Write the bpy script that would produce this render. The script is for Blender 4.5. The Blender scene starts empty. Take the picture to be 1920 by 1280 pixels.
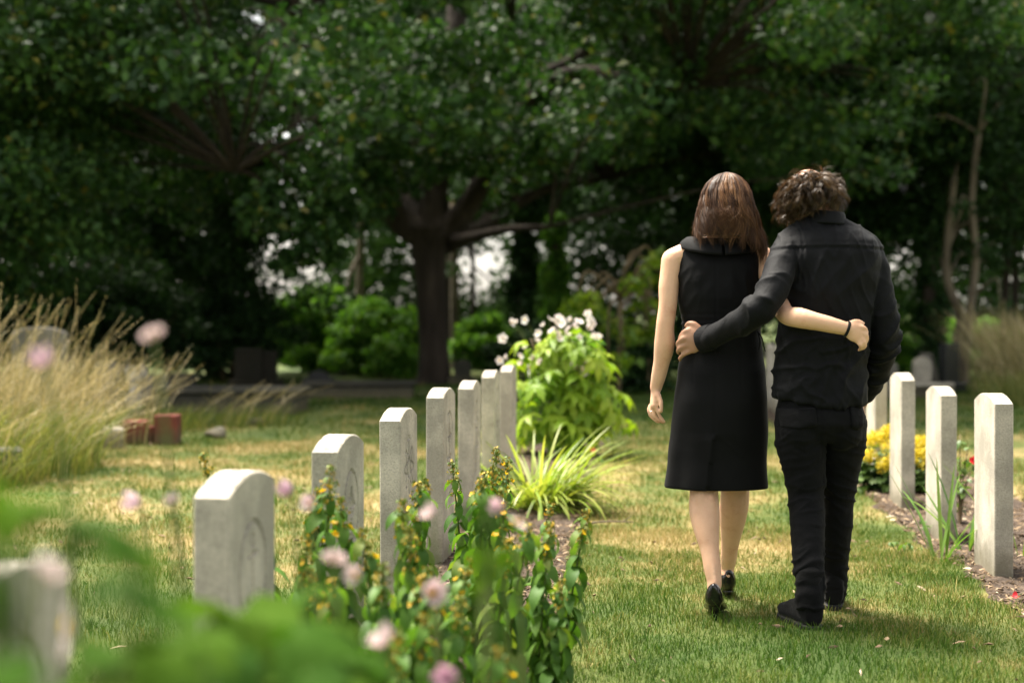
import bpy, math, random
import numpy as np
from mathutils import Vector, Matrix, noise as mnoise

# ------------------------------------------------------------------ camera, world, sun, exposure
R = math.radians
scene = bpy.context.scene
COL = scene.collection
random.seed(7)
rng = np.random.default_rng(11)

CAMZ, FPX, PITCH = 1.14, 2667.0, math.atan(50.0 / 2667.0)
cam_data = bpy.data.cameras.new('camera')
cam = bpy.data.objects.new('camera', cam_data)
COL.objects.link(cam)
cam.location = (0, 0, CAMZ)
cam.rotation_euler = (R(90) - PITCH, 0, 0)
cam_data.lens, cam_data.sensor_width = 50.0, 36.0
cam_data.clip_start, cam_data.clip_end = 0.05, 2000
cam_data.dof.use_dof = True
cam_data.dof.focus_distance = 5.3
cam_data.dof.aperture_fstop = 1.7
scene.camera = cam

SUN_DIR = Vector((-0.28, 0.30, 0.91)).normalized()      # towards the sun
world = bpy.data.worlds.new('World')
scene.world = world
world.use_nodes = True
wn = world.node_tree
bg = wn.nodes['Background']
sky = wn.nodes.new('ShaderNodeTexSky')
sky.sky_type = 'NISHITA'
sky.sun_disc = False
sky.sun_elevation = math.asin(SUN_DIR.z)
sky.sun_rotation = math.atan2(SUN_DIR.x, SUN_DIR.y)
sky.air_density, sky.dust_density, sky.ozone_density = 1.0, 2.5, 1.0
hz = wn.nodes.new('ShaderNodeHueSaturation')              # thin high cloud: the blue is mostly washed out
hz.inputs['Saturation'].default_value = 0.30
wn.links.new(sky.outputs[0], hz.inputs['Color'])
tw = wn.nodes.new('ShaderNodeMixRGB'); tw.blend_type = 'MULTIPLY'; tw.inputs[0].default_value = 1.0
tw.inputs[2].default_value = (1.0, 0.955, 0.88, 1)
wn.links.new(hz.outputs[0], tw.inputs[1])
wn.links.new(tw.outputs[0], bg.inputs[0])
bg.inputs[1].default_value = 0.112

sun_data = bpy.data.lights.new('sun', 'SUN')
sun_data.energy = 5.0
sun_data.angle = R(28)
sun_data.color = (1.0, 0.93, 0.82)
sun = bpy.data.objects.new('sun', sun_data)
COL.objects.link(sun)
sun.rotation_euler = SUN_DIR.to_track_quat('Z', 'Y').to_euler()

scene.view_settings.view_transform = 'Standard'
scene.view_settings.look = 'None'
scene.view_settings.gamma = 1.0
scene.view_settings.use_curve_mapping = False
scene.view_settings.exposure = 1.85
scene.cycles.use_denoising = True
scene.cycles.max_bounces = 6
scene.cycles.diffuse_bounces = 3
scene.cycles.glossy_bounces = 2
scene.cycles.transmission_bounces = 4
scene.cycles.sample_clamp_indirect = 6.0

# ------------------------------------------------------------------ helpers
def P(x, y, d):
    """World point at distance d (along +Y) seen at photograph pixel (x, y)."""
    cp, sp = math.cos(PITCH), math.sin(PITCH)
    u, v = (x - 960.0) / FPX, (640.0 - y) / FPX
    dy = cp + v * sp
    k = d / dy
    return Vector((u * k, d, CAMZ + (v * cp - sp) * k))

def GD(y):
    """Distance of the ground seen at pixel row y."""
    cp, sp = math.cos(PITCH), math.sin(PITCH)
    v = (640.0 - y) / FPX
    return (cp + v * sp) * CAMZ / -(v * cp - sp)

def tag(o, label=None, cat=None, group=None, kind=None):
    if label: o['label'] = label
    if cat: o['category'] = cat
    if group: o['group'] = group
    if kind: o['kind'] = kind
    return o

def empty(name, loc, label, cat, group=None, rz=0.0):
    o = bpy.data.objects.new(name, None)
    o.empty_display_size = 0.1
    COL.objects.link(o)
    o.location = loc
    o.rotation_euler = (0, 0, rz)
    return tag(o, label, cat, group)

def link(name, me, parent=None, loc=None, rot=None, scale=None):
    o = bpy.data.objects.new(name, me)
    COL.objects.link(o)
    if parent is not None: o.parent = parent
    if loc is not None: o.location = loc
    if rot is not None: o.rotation_euler = rot
    if scale is not None: o.scale = scale if hasattr(scale, '__len__') else (scale,) * 3
    return o

def mesh_py(name, V, F, mats, smooth=False, mi=None):
    me = bpy.data.meshes.new(name)
    me.from_pydata([tuple(v) for v in V], [], F)
    for m in (mats if isinstance(mats, (list, tuple)) else [mats]):
        me.materials.append(m)
    if mi is not None: me.polygons.foreach_set('material_index', np.asarray(mi, dtype=np.int32))
    if smooth: me.polygons.foreach_set('use_smooth', np.ones(len(me.polygons), dtype=bool))
    me.update()
    return me

def mesh_np(name, V, F, mat, rnd=None, smooth=False):
    """Fast mesh from a (N,3) array and an (M,k) face array; rnd is one value per face."""
    me = bpy.data.meshes.new(name)
    n, (m, k) = len(V), F.shape
    me.vertices.add(n)
    me.vertices.foreach_set('co', np.ascontiguousarray(V, dtype=np.float32).ravel())
    me.loops.add(m * k)
    me.loops.foreach_set('vertex_index', np.ascontiguousarray(F, dtype=np.int32).ravel())
    me.polygons.add(m)
    me.polygons.foreach_set('loop_start', np.arange(0, m * k, k, dtype=np.int32))
    me.polygons.foreach_set('loop_total', np.full(m, k, dtype=np.int32))
    if smooth: me.polygons.foreach_set('use_smooth', np.ones(m, dtype=bool))
    me.materials.append(mat)
    if rnd is not None:
        a = me.attributes.new('rnd', 'FLOAT', 'FACE')
        a.data.foreach_set('value', np.ascontiguousarray(rnd, dtype=np.float32))
    me.update(calc_edges=True)
    return me

class Geo:
    def __init__(s): s.V, s.F = [], []
    def add(s, V, F):
        o = len(s.V)
        s.V += [Vector(v) for v in V]
        s.F += [tuple(i + o for i in f) for f in F]
    def loft(s, rings, cap=True):
        n = len(rings[0]); V = [p for r in rings for p in r]; F = []
        for a in range(len(rings) - 1):
            for i in range(n):
                j = (i + 1) % n
                F.append((a * n + i, a * n + j, (a + 1) * n + j, (a + 1) * n + i))
        if cap:
            F.append(tuple(range(n - 1, -1, -1)))
            F.append(tuple(range((len(rings) - 1) * n, len(rings) * n)))
        s.add(V, F)
    def tube(s, pts, rad, seg=14, sub=4, up=None, round_ends=True, cap=True):
        """Tapered round or elliptical tube through pts; rad is r or (ra, rb) per point."""
        pts = [Vector(p) for p in pts]
        rad = [(r, r) if not hasattr(r, '__len__') else r for r in rad]
        if sub > 1 and len(pts) > 2: pts, rad = smooth_path(pts, rad, sub)
        T = []
        for i in range(len(pts)):
            a, b = pts[max(i - 1, 0)], pts[min(i + 1, len(pts) - 1)]
            T.append((b - a).normalized())
        ref = Vector(up) if up is not None else (Vector((0, 1, 0)) if abs(T[0].y) < 0.9 else Vector((1, 0, 0)))
        rings = []
        def ring(c, t, ra, rb, ref):
            e1 = (ref - t * ref.dot(t)).normalized(); e2 = t.cross(e1)
            return [c + e1 * (ra * math.cos(2 * math.pi * k / seg)) + e2 * (rb * math.sin(2 * math.pi * k / seg)) for k in range(seg)], e1
        if round_ends:
            for a in (75, 50, 25):
                r, _ = ring(pts[0] - T[0] * (min(rad[0]) * math.sin(R(a))), T[0], rad[0][0] * math.cos(R(a)), rad[0][1] * math.cos(R(a)), ref)
                rings.append(r)
        for p, t, r in zip(pts, T, rad):
            rr, e1 = ring(p, t, r[0], r[1], ref)
            rings.append(rr)
            if up is None: ref = e1
        if round_ends:
            for a in (25, 50, 75):
                r, _ = ring(pts[-1] + T[-1] * (min(rad[-1]) * math.sin(R(a))), T[-1], rad[-1][0] * math.cos(R(a)), rad[-1][1] * math.cos(R(a)), ref)
                rings.append(r)
        s.loft(rings, cap)
    def ball(s, c, r, rot=None, seg=18, lat=10):
        c = Vector(c); r = r if hasattr(r, '__len__') else (r, r, r)
        rings = []
        for i in range(1, lat):
            ph = math.pi * i / lat
            ring = []
            for k in range(seg):
                th = 2 * math.pi * k / seg
                p = Vector((r[0] * math.sin(ph) * math.cos(th), r[1] * math.sin(ph) * math.sin(th), -r[2] * math.cos(ph)))
                if rot is not None: p = rot @ p
                ring.append(c + p)
            rings.append(ring)
        s.loft(rings)
    def box(s, c, h, rot=None, bev=0.0):
        c = Vector(c); V = []
        b = bev
        # rounded box outline in plan, chamfered top and bottom edges
        prof = [(-h[2], b), (-h[2] + b, 0.0), (h[2] - b, 0.0), (h[2], b)] if b > 0 else [(-h[2], 0.0), (h[2], 0.0)]
        rings = []
        for z, ins in prof:
            x, y = h[0] - ins, h[1] - ins
            q = b if b > 0 else 0
            pl = [(x - q, -y), (x, -y + q), (x, y - q), (x - q, y), (-x + q, y), (-x, y - q), (-x, -y + q), (-x + q, -y)] if b > 0 else [(x, -y), (x, y), (-x, y), (-x, -y)]
            ring = []
            for px, py in pl:
                p = Vector((px, py, z))
                if rot is not None: p = rot @ p
                ring.append(c + p)
            rings.append(ring)
        s.loft(rings)
    def mesh(s, name, mats, smooth=True, offset=None):
        V = s.V if offset is None else [v - offset for v in s.V]
        return mesh_py(name, V, s.F, mats, smooth)

def smooth_path(pts, rad, sub):
    op, orr = [], []
    n = len(pts)
    for i in range(n - 1):
        p0, p1, p2, p3 = pts[max(i - 1, 0)], pts[i], pts[i + 1], pts[min(i + 2, n - 1)]
        for k in range(sub):
            t = k / sub
            op.append(0.5 * ((2 * p1) + (p2 - p0) * t + (2 * p0 - 5 * p1 + 4 * p2 - p3) * t * t + (3 * p1 - p0 - 3 * p2 + p3) * t ** 3))
            w = t * t * (3 - 2 * t)
            orr.append((rad[i][0] * (1 - w) + rad[i + 1][0] * w, rad[i][1] * (1 - w) + rad[i + 1][1] * w))
    op.append(pts[-1]); orr.append(rad[-1])
    return op, orr

def remeshed(geo, name, mat, voxel, it=4, fac=0.5, disp=None, offset=None):
    """One continuous skin round all pieces of geo; disp(co, normal) -> offset along the normal."""
    o = bpy.data.objects.new('tmp_' + name, geo.mesh('tmp', [], smooth=False))
    COL.objects.link(o)
    m = o.modifiers.new('r', 'REMESH'); m.mode = 'VOXEL'; m.voxel_size = voxel
    s = o.modifiers.new('s', 'SMOOTH'); s.factor = fac; s.iterations = it
    dg = bpy.context.evaluated_depsgraph_get()
    me = bpy.data.meshes.new_from_object(o.evaluated_get(dg))
    old = o.data
    bpy.data.objects.remove(o); bpy.data.meshes.remove(old)
    me.name = name
    me.materials.clear(); me.materials.append(mat)
    n = len(me.vertices)
    if disp is not None:
        co = np.empty(n * 3, dtype=np.float32); me.vertices.foreach_get('co', co); co = co.reshape(-1, 3)
        no = np.empty(n * 3, dtype=np.float32); me.vertex_normals.foreach_get('vector', no); no = no.reshape(-1, 3)
        h = np.array([disp(Vector(c)) for c in co], dtype=np.float32)
        co = co + no * h[:, None]
        me.vertices.foreach_set('co', co.ravel())
    if offset is not None:
        co = np.empty(n * 3, dtype=np.float32); me.vertices.foreach_get('co', co); co = co.reshape(-1, 3) - np.array(offset, dtype=np.float32)
        me.vertices.foreach_set('co', co.ravel())
    me.polygons.foreach_set('use_smooth', np.ones(len(me.polygons), dtype=bool))
    me.update()
    return me

def nz(x, y, z): return mnoise.noise(Vector((x, y, z)))
def ridge(x, y, z): return 1.0 - 2.0 * abs(mnoise.noise(Vector((x, y, z))))

# ------------------------------------------------------------------ materials
def new_mat(name):
    m = bpy.data.materials.new(name); m.use_nodes = True
    nt = m.node_tree
    return m, nt, nt.nodes['Principled BSDF'], nt.nodes['Material Output']

def ramp(nt, stops):
    r = nt.nodes.new('ShaderNodeValToRGB')
    e = r.color_ramp.elements
    while len(e) < len(stops): e.new(0.5)
    for el, (p, c) in zip(e, stops):
        el.position = p; el.color = (*c, 1)
    return r

def noise_node(nt, scale, detail=4, rough=0.55, vec=None, coord='Object', stretch=None):
    n = nt.nodes.new('ShaderNodeTexNoise')
    n.inputs['Scale'].default_value = scale
    n.inputs['Detail'].default_value = detail
    n.inputs['Roughness'].default_value = rough
    if vec is None:
        tc = nt.nodes.new('ShaderNodeTexCoord'); vec = tc.outputs[coord]
    if stretch:
        mp = nt.nodes.new('ShaderNodeMapping'); mp.inputs['Scale'].default_value = stretch
        nt.links.new(vec, mp.inputs['Vector']); vec = mp.outputs[0]
    nt.links.new(vec, n.inputs['Vector'])
    return n

def bump(nt, bsdf, height, strength, dist=0.01):
    b = nt.nodes.new('ShaderNodeBump')
    b.inputs['Strength'].default_value = strength
    b.inputs['Distance'].default_value = dist
    nt.links.new(height, b.inputs['Height'])
    nt.links.new(b.outputs[0], bsdf.inputs['Normal'])
    return b

def surf_mat(name, stops, scale=6, rough=0.8, bscale=60, bstr=0.3, bdist=0.01, spec=0.3, detail=5, stretch=None, sheen=0.0):
    m, nt, b, out = new_mat(name)
    n = noise_node(nt, scale, detail, stretch=stretch)
    r = ramp(nt, stops)
    nt.links.new(n.outputs['Fac'], r.inputs[0]); nt.links.new(r.outputs[0], b.inputs['Base Color'])
    b.inputs['Roughness'].default_value = rough
    b.inputs['Specular IOR Level'].default_value = spec
    if sheen: b.inputs['Sheen Weight'].default_value = sheen; b.inputs['Sheen Roughness'].default_value = 0.5
    if bstr:
        n2 = noise_node(nt, bscale, 6, 0.6, stretch=stretch)
        bump(nt, b, n2.outputs['Fac'], bstr, bdist)
    return m

def leaf_mat(name, stops, trans=0.35, rough=0.45, spec=0.35, tint=(1.2, 1.25, 0.45), attr=True):
    """Leaf skin: colour varies leaf by leaf, light passes through it."""
    m, nt, b, out = new_mat(name)
    if attr:
        a = nt.nodes.new('ShaderNodeAttribute'); a.attribute_name = 'rnd'; fac = a.outputs['Fac']
    else:
        oi = nt.nodes.new('ShaderNodeObjectInfo')
        n = noise_node(nt, 25, 2)
        ma = nt.nodes.new('ShaderNodeMath'); ma.operation = 'MULTIPLY_ADD'
        ma.inputs[1].default_value = 0.35
        nt.links.new(n.outputs['Fac'], ma.inputs[0])
        mu = nt.nodes.new('ShaderNodeMath'); mu.operation = 'MULTIPLY'; mu.inputs[1].default_value = 0.75
        nt.links.new(oi.outputs['Random'], mu.inputs[0]); nt.links.new(mu.outputs[0], ma.inputs[2])
        fac = ma.outputs[0]
    r = ramp(nt, stops)
    nt.links.new(fac, r.inputs[0])
    nt.links.new(r.outputs[0], b.inputs['Base Color'])
    b.inputs['Roughness'].default_value = rough
    b.inputs['Specular IOR Level'].default_value = spec
    t = nt.nodes.new('ShaderNodeBsdfTranslucent')
    mx = nt.nodes.new('ShaderNodeMixRGB'); mx.blend_type = 'MULTIPLY'; mx.inputs[0].default_value = 1
    mx.inputs[2].default_value = (*tint, 1)
    nt.links.new(r.outputs[0], mx.inputs[1]); nt.links.new(mx.outputs[0], t.inputs['Color'])
    ms = nt.nodes.new('ShaderNodeMixShader'); ms.inputs[0].default_value = trans
    nt.links.new(b.outputs[0], ms.inputs[1]); nt.links.new(t.outputs[0], ms.inputs[2])
    nt.links.new(ms.outputs[0], out.inputs['Surface'])
    return m

def grass_colour(nt):
    """Colour of the dry summer lawn at a place: green turf with straw patches."""
    g = nt.nodes.new('ShaderNodeNewGeometry')
    n0 = noise_node(nt, 0.8, 6, 0.66, vec=g.outputs['Position'])
    n = nt.nodes.new('ShaderNodeMapRange'); n.clamp = False
    for k_, v_ in (('From Min', .25), ('From Max', .75), ('To Min', .08), ('To Max', .92)): n.inputs[k_].default_value = v_
    nt.links.new(n0.outputs['Fac'], n.inputs['Value'])
    n2 = noise_node(nt, 6.0, 3, 0.6, vec=g.outputs['Position'])
    sx = nt.nodes.new('ShaderNodeSeparateXYZ'); nt.links.new(g.outputs['Position'], sx.inputs[0])
    mr = nt.nodes.new('ShaderNodeMapRange'); mr.interpolation_type = 'SMOOTHSTEP'
    mr.inputs['From Min'].default_value = 3.6; mr.inputs['From Max'].default_value = 7.6
    mr.inputs['To Min'].default_value = -0.19; mr.inputs['To Max'].default_value = 0.035
    nt.links.new(sx.outputs['Y'], mr.inputs['Value'])
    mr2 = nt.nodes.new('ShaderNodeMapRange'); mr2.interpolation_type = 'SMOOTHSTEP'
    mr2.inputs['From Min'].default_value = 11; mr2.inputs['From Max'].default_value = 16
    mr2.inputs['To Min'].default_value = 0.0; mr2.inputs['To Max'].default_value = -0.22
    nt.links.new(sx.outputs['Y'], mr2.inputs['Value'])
    def add(a, b_):
        m = nt.nodes.new('ShaderNodeMath'); m.operation = 'ADD'
        nt.links.new(a, m.inputs[0]); nt.links.new(b_, m.inputs[1]); return m.outputs[0]
    sc = nt.nodes.new('ShaderNodeMath'); sc.operation = 'MULTIPLY_ADD'; sc.inputs[1].default_value = 0.35; sc.inputs[2].default_value = -0.175
    nt.links.new(n2.outputs['Fac'], sc.inputs[0])
    return add(add(add(n.outputs[0], mr.outputs[0]), mr2.outputs[0]), sc.outputs[0])

def lawn_mat(name, blades):
    m, nt, b, out = new_mat(name)
    f = grass_colour(nt)
    if blades:
        a = nt.nodes.new('ShaderNodeAttribute'); a.attribute_name = 'rnd'
        s = nt.nodes.new('ShaderNodeMath'); s.operation = 'MULTIPLY_ADD'; s.inputs[1].default_value = 0.42; s.inputs[2].default_value = -0.21
        nt.links.new(a.outputs['Fac'], s.inputs[0])
        s2 = nt.nodes.new('ShaderNodeMath'); s2.operation = 'ADD'
        nt.links.new(f, s2.inputs[0]); nt.links.new(s.outputs[0], s2.inputs[1]); f = s2.outputs[0]
        st = [(0.15, (0.035, 0.085, 0.008)), (0.40, (0.075, 0.130, 0.015)), (0.55, (0.145, 0.165, 0.030)), (0.70, (0.30, 0.235, 0.085)), (0.92, (0.42, 0.33, 0.15))]
    else:
        st = [(0.2, (0.04, 0.07, 0.010)), (0.45, (0.085, 0.105, 0.02)), (0.60, (0.20, 0.16, 0.055)), (0.8, (0.30, 0.225, 0.10))]
    r = ramp(nt, st); nt.links.new(f, r.inputs[0]); nt.links.new(r.outputs[0], b.inputs['Base Color'])
    b.inputs['Roughness'].default_value = 0.7; b.inputs['Specular IOR Level'].default_value = 0.2
    if blades:
        t = nt.nodes.new('ShaderNodeBsdfTranslucent'); nt.links.new(r.outputs[0], t.inputs['Color'])
        ms = nt.nodes.new('ShaderNodeMixShader'); ms.inputs[0].default_value = 0.35
        nt.links.new(b.outputs[0], ms.inputs[1]); nt.links.new(t.outputs[0], ms.inputs[2]); nt.links.new(ms.outputs[0], out.inputs['Surface'])
    else:
        n3 = noise_node(nt, 40, 6, 0.7); bump(nt, b, n3.outputs['Fac'], 0.8, 0.03)
    return m

def stone_mat(name, pale, grey, dark, speck=0.5, stain=(0.12, 0.105, 0.06)):
    """Weathered limestone: pale body, grey film, rain streaks, pitting, lichen on the top, soil splash at the foot."""
    m, nt, b, out = new_mat(name)
    tc = nt.nodes.new('ShaderNodeTexCoord'); oi = nt.nodes.new('ShaderNodeObjectInfo')
    off = nt.nodes.new('ShaderNodeVectorMath'); off.operation = 'MULTIPLY_ADD'
    off.inputs[1].default_value = (37, 53, 29)
    nt.links.new(oi.outputs['Random'], off.inputs[0]); nt.links.new(tc.outputs['Object'], off.inputs[2])
    vec = off.outputs[0]
    def math2(op, a, b_):
        n = nt.nodes.new('ShaderNodeMath'); n.operation = op
        for i, v in enumerate((a, b_)):
            if isinstance(v, (int, float)): n.inputs[i].default_value = v
            else: nt.links.new(v, n.inputs[i])
        return n.outputs[0]
    def mixc(fac, c1, c2):
        n = nt.nodes.new('ShaderNodeMixRGB')
        for i, v in enumerate((fac, c1, c2)):
            if isinstance(v, tuple): n.inputs[i].default_value = (*v, 1)
            else: nt.links.new(v, n.inputs[i])
        return n.outputs[0]
    def mask(scale, lo, hi, detail=5, rough=.65, stretch=None):
        n = noise_node(nt, scale, detail, rough, vec=vec, stretch=stretch)
        r = nt.nodes.new('ShaderNodeMapRange'); r.inputs['From Min'].default_value = lo; r.inputs['From Max'].default_value = hi
        nt.links.new(n.outputs['Fac'], r.inputs['Value']); return r.outputs[0]
    col = mixc(mask(4.5, .62, .40, 6), pale, grey)
    col = mixc(math2('MULTIPLY', mask(11, .50, .74, 5, .6, (1, 1, .13)), .55), col, grey)                 # rain streaks
    col = mixc(math2('MULTIPLY', mask(130, .54, .34, 4, .8), speck), col, dark)                          # pits
    g = nt.nodes.new('ShaderNodeNewGeometry'); sx = nt.nodes.new('ShaderNodeSeparateXYZ'); nt.links.new(g.outputs['Normal'], sx.inputs[0])
    up = nt.nodes.new('ShaderNodeMapRange'); up.inputs['From Min'].default_value = .55; up.inputs['From Max'].default_value = .8
    nt.links.new(math2('ABSOLUTE', sx.outputs['Z'], 0), up.inputs['Value'])
    li = math2('MULTIPLY', mask(26, .47, .60, 6, .7), up.outputs[0])
    col = mixc(math2('MULTIPLY', li, .75), col, dark)                                                    # lichen on the weathered top
    col = mixc(math2('MULTIPLY', mask(17, .66, .72, 3, .5), .45), col, grey)
    sz = nt.nodes.new('ShaderNodeSeparateXYZ'); nt.links.new(tc.outputs['Object'], sz.inputs[0])
    n5 = noise_node(nt, 14, 5, .65, vec=vec)
    hz_ = math2('ADD', sz.outputs['Z'], math2('MULTIPLY', n5.outputs['Fac'], -.22))
    fo = nt.nodes.new('ShaderNodeMapRange'); fo.inputs['From Min'].default_value = .07; fo.inputs['From Max'].default_value = -.06
    nt.links.new(hz_, fo.inputs['Value'])
    col = mixc(math2('MULTIPLY', fo.outputs[0], .7), col, stain)                                         # soil splash
    nt.links.new(col, b.inputs['Base Color'])
    b.inputs['Roughness'].default_value = 0.9; b.inputs['Specular IOR Level'].default_value = 0.2
    n4 = noise_node(nt, 140, 5, 0.7, vec=vec); bump(nt, b, n4.outputs['Fac'], 0.55, 0.006)
    return m

MAT = {}
MAT['ground'] = lawn_mat('lawn_soil', False)
MAT['blade'] = lawn_mat('lawn_blade', True)
MAT['soil'] = surf_mat('bed_soil', [(0.3, (0.035, 0.024, 0.016)), (0.55, (0.085, 0.06, 0.042)), (0.8, (0.19, 0.14, 0.10))], 22, 0.95, 70, 1.0, 0.03)
MAT['chip'] = leaf_mat('soil_litter', [(0.0, (0.05, 0.035, 0.022)), (0.5, (0.16, 0.11, 0.07)), (0.85, (0.30, 0.22, 0.14)), (1.0, (0.42, 0.35, 0.25))], 0.0, 0.9, 0.1)
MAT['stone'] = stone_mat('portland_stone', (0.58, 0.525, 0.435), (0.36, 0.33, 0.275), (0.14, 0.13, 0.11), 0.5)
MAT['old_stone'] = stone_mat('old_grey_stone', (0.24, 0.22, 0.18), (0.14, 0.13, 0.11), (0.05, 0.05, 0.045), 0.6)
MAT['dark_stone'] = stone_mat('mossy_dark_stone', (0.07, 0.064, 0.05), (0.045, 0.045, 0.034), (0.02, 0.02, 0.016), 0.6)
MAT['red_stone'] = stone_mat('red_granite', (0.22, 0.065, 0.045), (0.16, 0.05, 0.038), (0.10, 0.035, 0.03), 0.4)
MAT['brown_slab'] = stone_mat('dark_brown_slab', (0.035, 0.030, 0.022), (0.022, 0.021, 0.015), (0.012, 0.012, 0.010), 0.6, (0.02, 0.018, 0.01))  # very dark brown stone for the close pair of slab headstones
MAT['black_granite'] = surf_mat('black_granite', [(0.3, (0.012, 0.013, 0.015)), (0.7, (0.03, 0.032, 0.036))], 120, 0.25, 60, 0.0, spec=0.5)
MAT['bark'] = surf_mat('dark_bark', [(0.3, (0.016, 0.012, 0.009)), (0.6, (0.045, 0.034, 0.026)), (0.85, (0.085, 0.068, 0.052))], 5, 0.95, 9, 1.0, 0.08, stretch=(1, 1, 0.25))
MAT['pale_bark'] = surf_mat('pale_bark', [(0.3, (0.07, 0.055, 0.04)), (0.6, (0.16, 0.13, 0.095)), (0.85, (0.24, 0.20, 0.15))], 4, 0.95, 14, 0.8, 0.05, stretch=(1, 1, 0.3))
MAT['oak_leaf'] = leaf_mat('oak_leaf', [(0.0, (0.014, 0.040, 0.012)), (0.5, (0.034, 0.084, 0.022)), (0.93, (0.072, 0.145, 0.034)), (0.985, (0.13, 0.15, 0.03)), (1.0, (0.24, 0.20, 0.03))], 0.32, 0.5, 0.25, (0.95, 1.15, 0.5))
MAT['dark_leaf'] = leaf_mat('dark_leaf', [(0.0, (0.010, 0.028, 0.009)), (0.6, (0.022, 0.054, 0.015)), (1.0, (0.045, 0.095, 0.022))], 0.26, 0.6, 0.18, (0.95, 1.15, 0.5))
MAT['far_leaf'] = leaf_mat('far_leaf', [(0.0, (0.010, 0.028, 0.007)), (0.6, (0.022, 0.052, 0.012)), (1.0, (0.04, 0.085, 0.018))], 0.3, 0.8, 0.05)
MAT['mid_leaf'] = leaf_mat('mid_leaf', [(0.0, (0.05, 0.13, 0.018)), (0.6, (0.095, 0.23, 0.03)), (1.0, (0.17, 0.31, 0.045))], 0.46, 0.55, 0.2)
MAT['lime_leaf'] = leaf_mat('lime_leaf', [(0.0, (0.09, 0.18, 0.018)), (0.6, (0.17, 0.28, 0.03)), (1.0, (0.29, 0.36, 0.04))], 0.46)
MAT['straw'] = leaf_mat('straw_stalk', [(0.0, (0.08, 0.10, 0.03)), (0.35, (0.19, 0.17, 0.07)), (0.75, (0.40, 0.33, 0.17)), (1.0, (0.64, 0.55, 0.35))], 0.25, 0.6, 0.2, (1, 0.95, 0.7))
MAT['rank_grass'] = leaf_mat('rank_grass', [(0.0, (0.06, 0.10, 0.02)), (0.5, (0.13, 0.17, 0.035)), (1.0, (0.30, 0.27, 0.09))], 0.35, 0.6, 0.2, (1.1, 1.1, 0.6))
MAT['bush_leaf'] = leaf_mat('bush_leaf', [(0.0, (0.12, 0.25, 0.02)), (0.45, (0.25, 0.40, 0.03)), (0.9, (0.42, 0.54, 0.06))], 0.50, 0.45, 0.3, (1.15, 1.12, 0.4), attr=False)
MAT['lily_blade'] = leaf_mat('lily_blade', [(0.0, (0.12, 0.22, 0.025)), (0.5, (0.24, 0.33, 0.045)), (0.9, (0.42, 0.45, 0.11))], 0.35, 0.4, 0.4, (1.1, 1.1, 0.45), attr=False)
MAT['iris_blade'] = leaf_mat('iris_blade', [(0.0, (0.05, 0.13, 0.02)), (0.6, (0.11, 0.21, 0.035)), (1.0, (0.20, 0.27, 0.05))], 0.35, 0.4, 0.4, attr=False)
MAT['strife_leaf'] = leaf_mat('strife_leaf', [(0.0, (0.035, 0.09, 0.014)), (0.5, (0.07, 0.155, 0.022)), (0.8, (0.11, 0.20, 0.03)), (1.0, (0.16, 0.18, 0.04))], 0.36, 0.55, 0.2, attr=False)
MAT['anemone_leaf'] = leaf_mat('anemone_leaf', [(0.0, (0.012, 0.038, 0.004)), (0.6, (0.030, 0.075, 0.006)), (1.0, (0.065, 0.125, 0.010))], 0.34, 0.8, 0.05, attr=False)
MAT['stem'] = surf_mat('green_stem', [(0.3, (0.06, 0.10, 0.02)), (0.7, (0.13, 0.15, 0.04))], 10, 0.6, 60, 0.0)
MAT['brown_stem'] = surf_mat('brown_stem', [(0.3, (0.06, 0.04, 0.02)), (0.7, (0.16, 0.12, 0.06))], 10, 0.7, 60, 0.0)
MAT['yellow'] = leaf_mat('yellow_petal', [(0.0, (0.50, 0.26, 0.01)), (0.5, (0.72, 0.46, 0.015)), (1.0, (0.80, 0.60, 0.04))], 0.3, 0.5, 0.2, (1.1, 1.0, 0.5), attr=False)
MAT['bud'] = leaf_mat('flower_bud', [(0.0, (0.07, 0.14, 0.02)), (0.5, (0.14, 0.17, 0.03)), (0.78, (0.34, 0.22, 0.03)), (1.0, (0.66, 0.42, 0.03))], 0.1, 0.6, 0.2, (1, 1, 0.6), attr=True)
MAT['mantle_flower'] = leaf_mat('mantle_flower', [(0.0, (0.35, 0.28, 0.02)), (0.5, (0.58, 0.46, 0.035)), (1.0, (0.75, 0.62, 0.06))], 0.3, 0.6, 0.2, (1.1, 1.05, 0.5))
MAT['pink'] = leaf_mat('pink_petal', [(0.0, (0.46, 0.36, 0.38)), (0.5, (0.60, 0.51, 0.50)), (1.0, (0.68, 0.62, 0.59))], 0.35, 0.6, 0.2, (1.05, 0.9, 0.95), attr=False)
MAT['mauve'] = leaf_mat('mauve_petal', [(0.0, (0.36, 0.20, 0.28)), (1.0, (0.60, 0.47, 0.50))], 0.35, 0.6, 0.2, (1.05, 0.9, 0.95), attr=False)
MAT['white_petal'] = leaf_mat('white_petal', [(0.0, (0.70, 0.55, 0.56)), (0.4, (0.80, 0.74, 0.72)), (1.0, (0.82, 0.80, 0.78))], 0.3, 0.6, 0.2, (1, 0.95, 0.95), attr=False)
MAT['red_petal'] = leaf_mat('red_petal', [(0.0, (0.35, 0.008, 0.012)), (1.0, (0.55, 0.02, 0.03))], 0.2, 0.5, 0.3, (1, 0.6, 0.6), attr=False)
MAT['skin_pale'] = None
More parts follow.
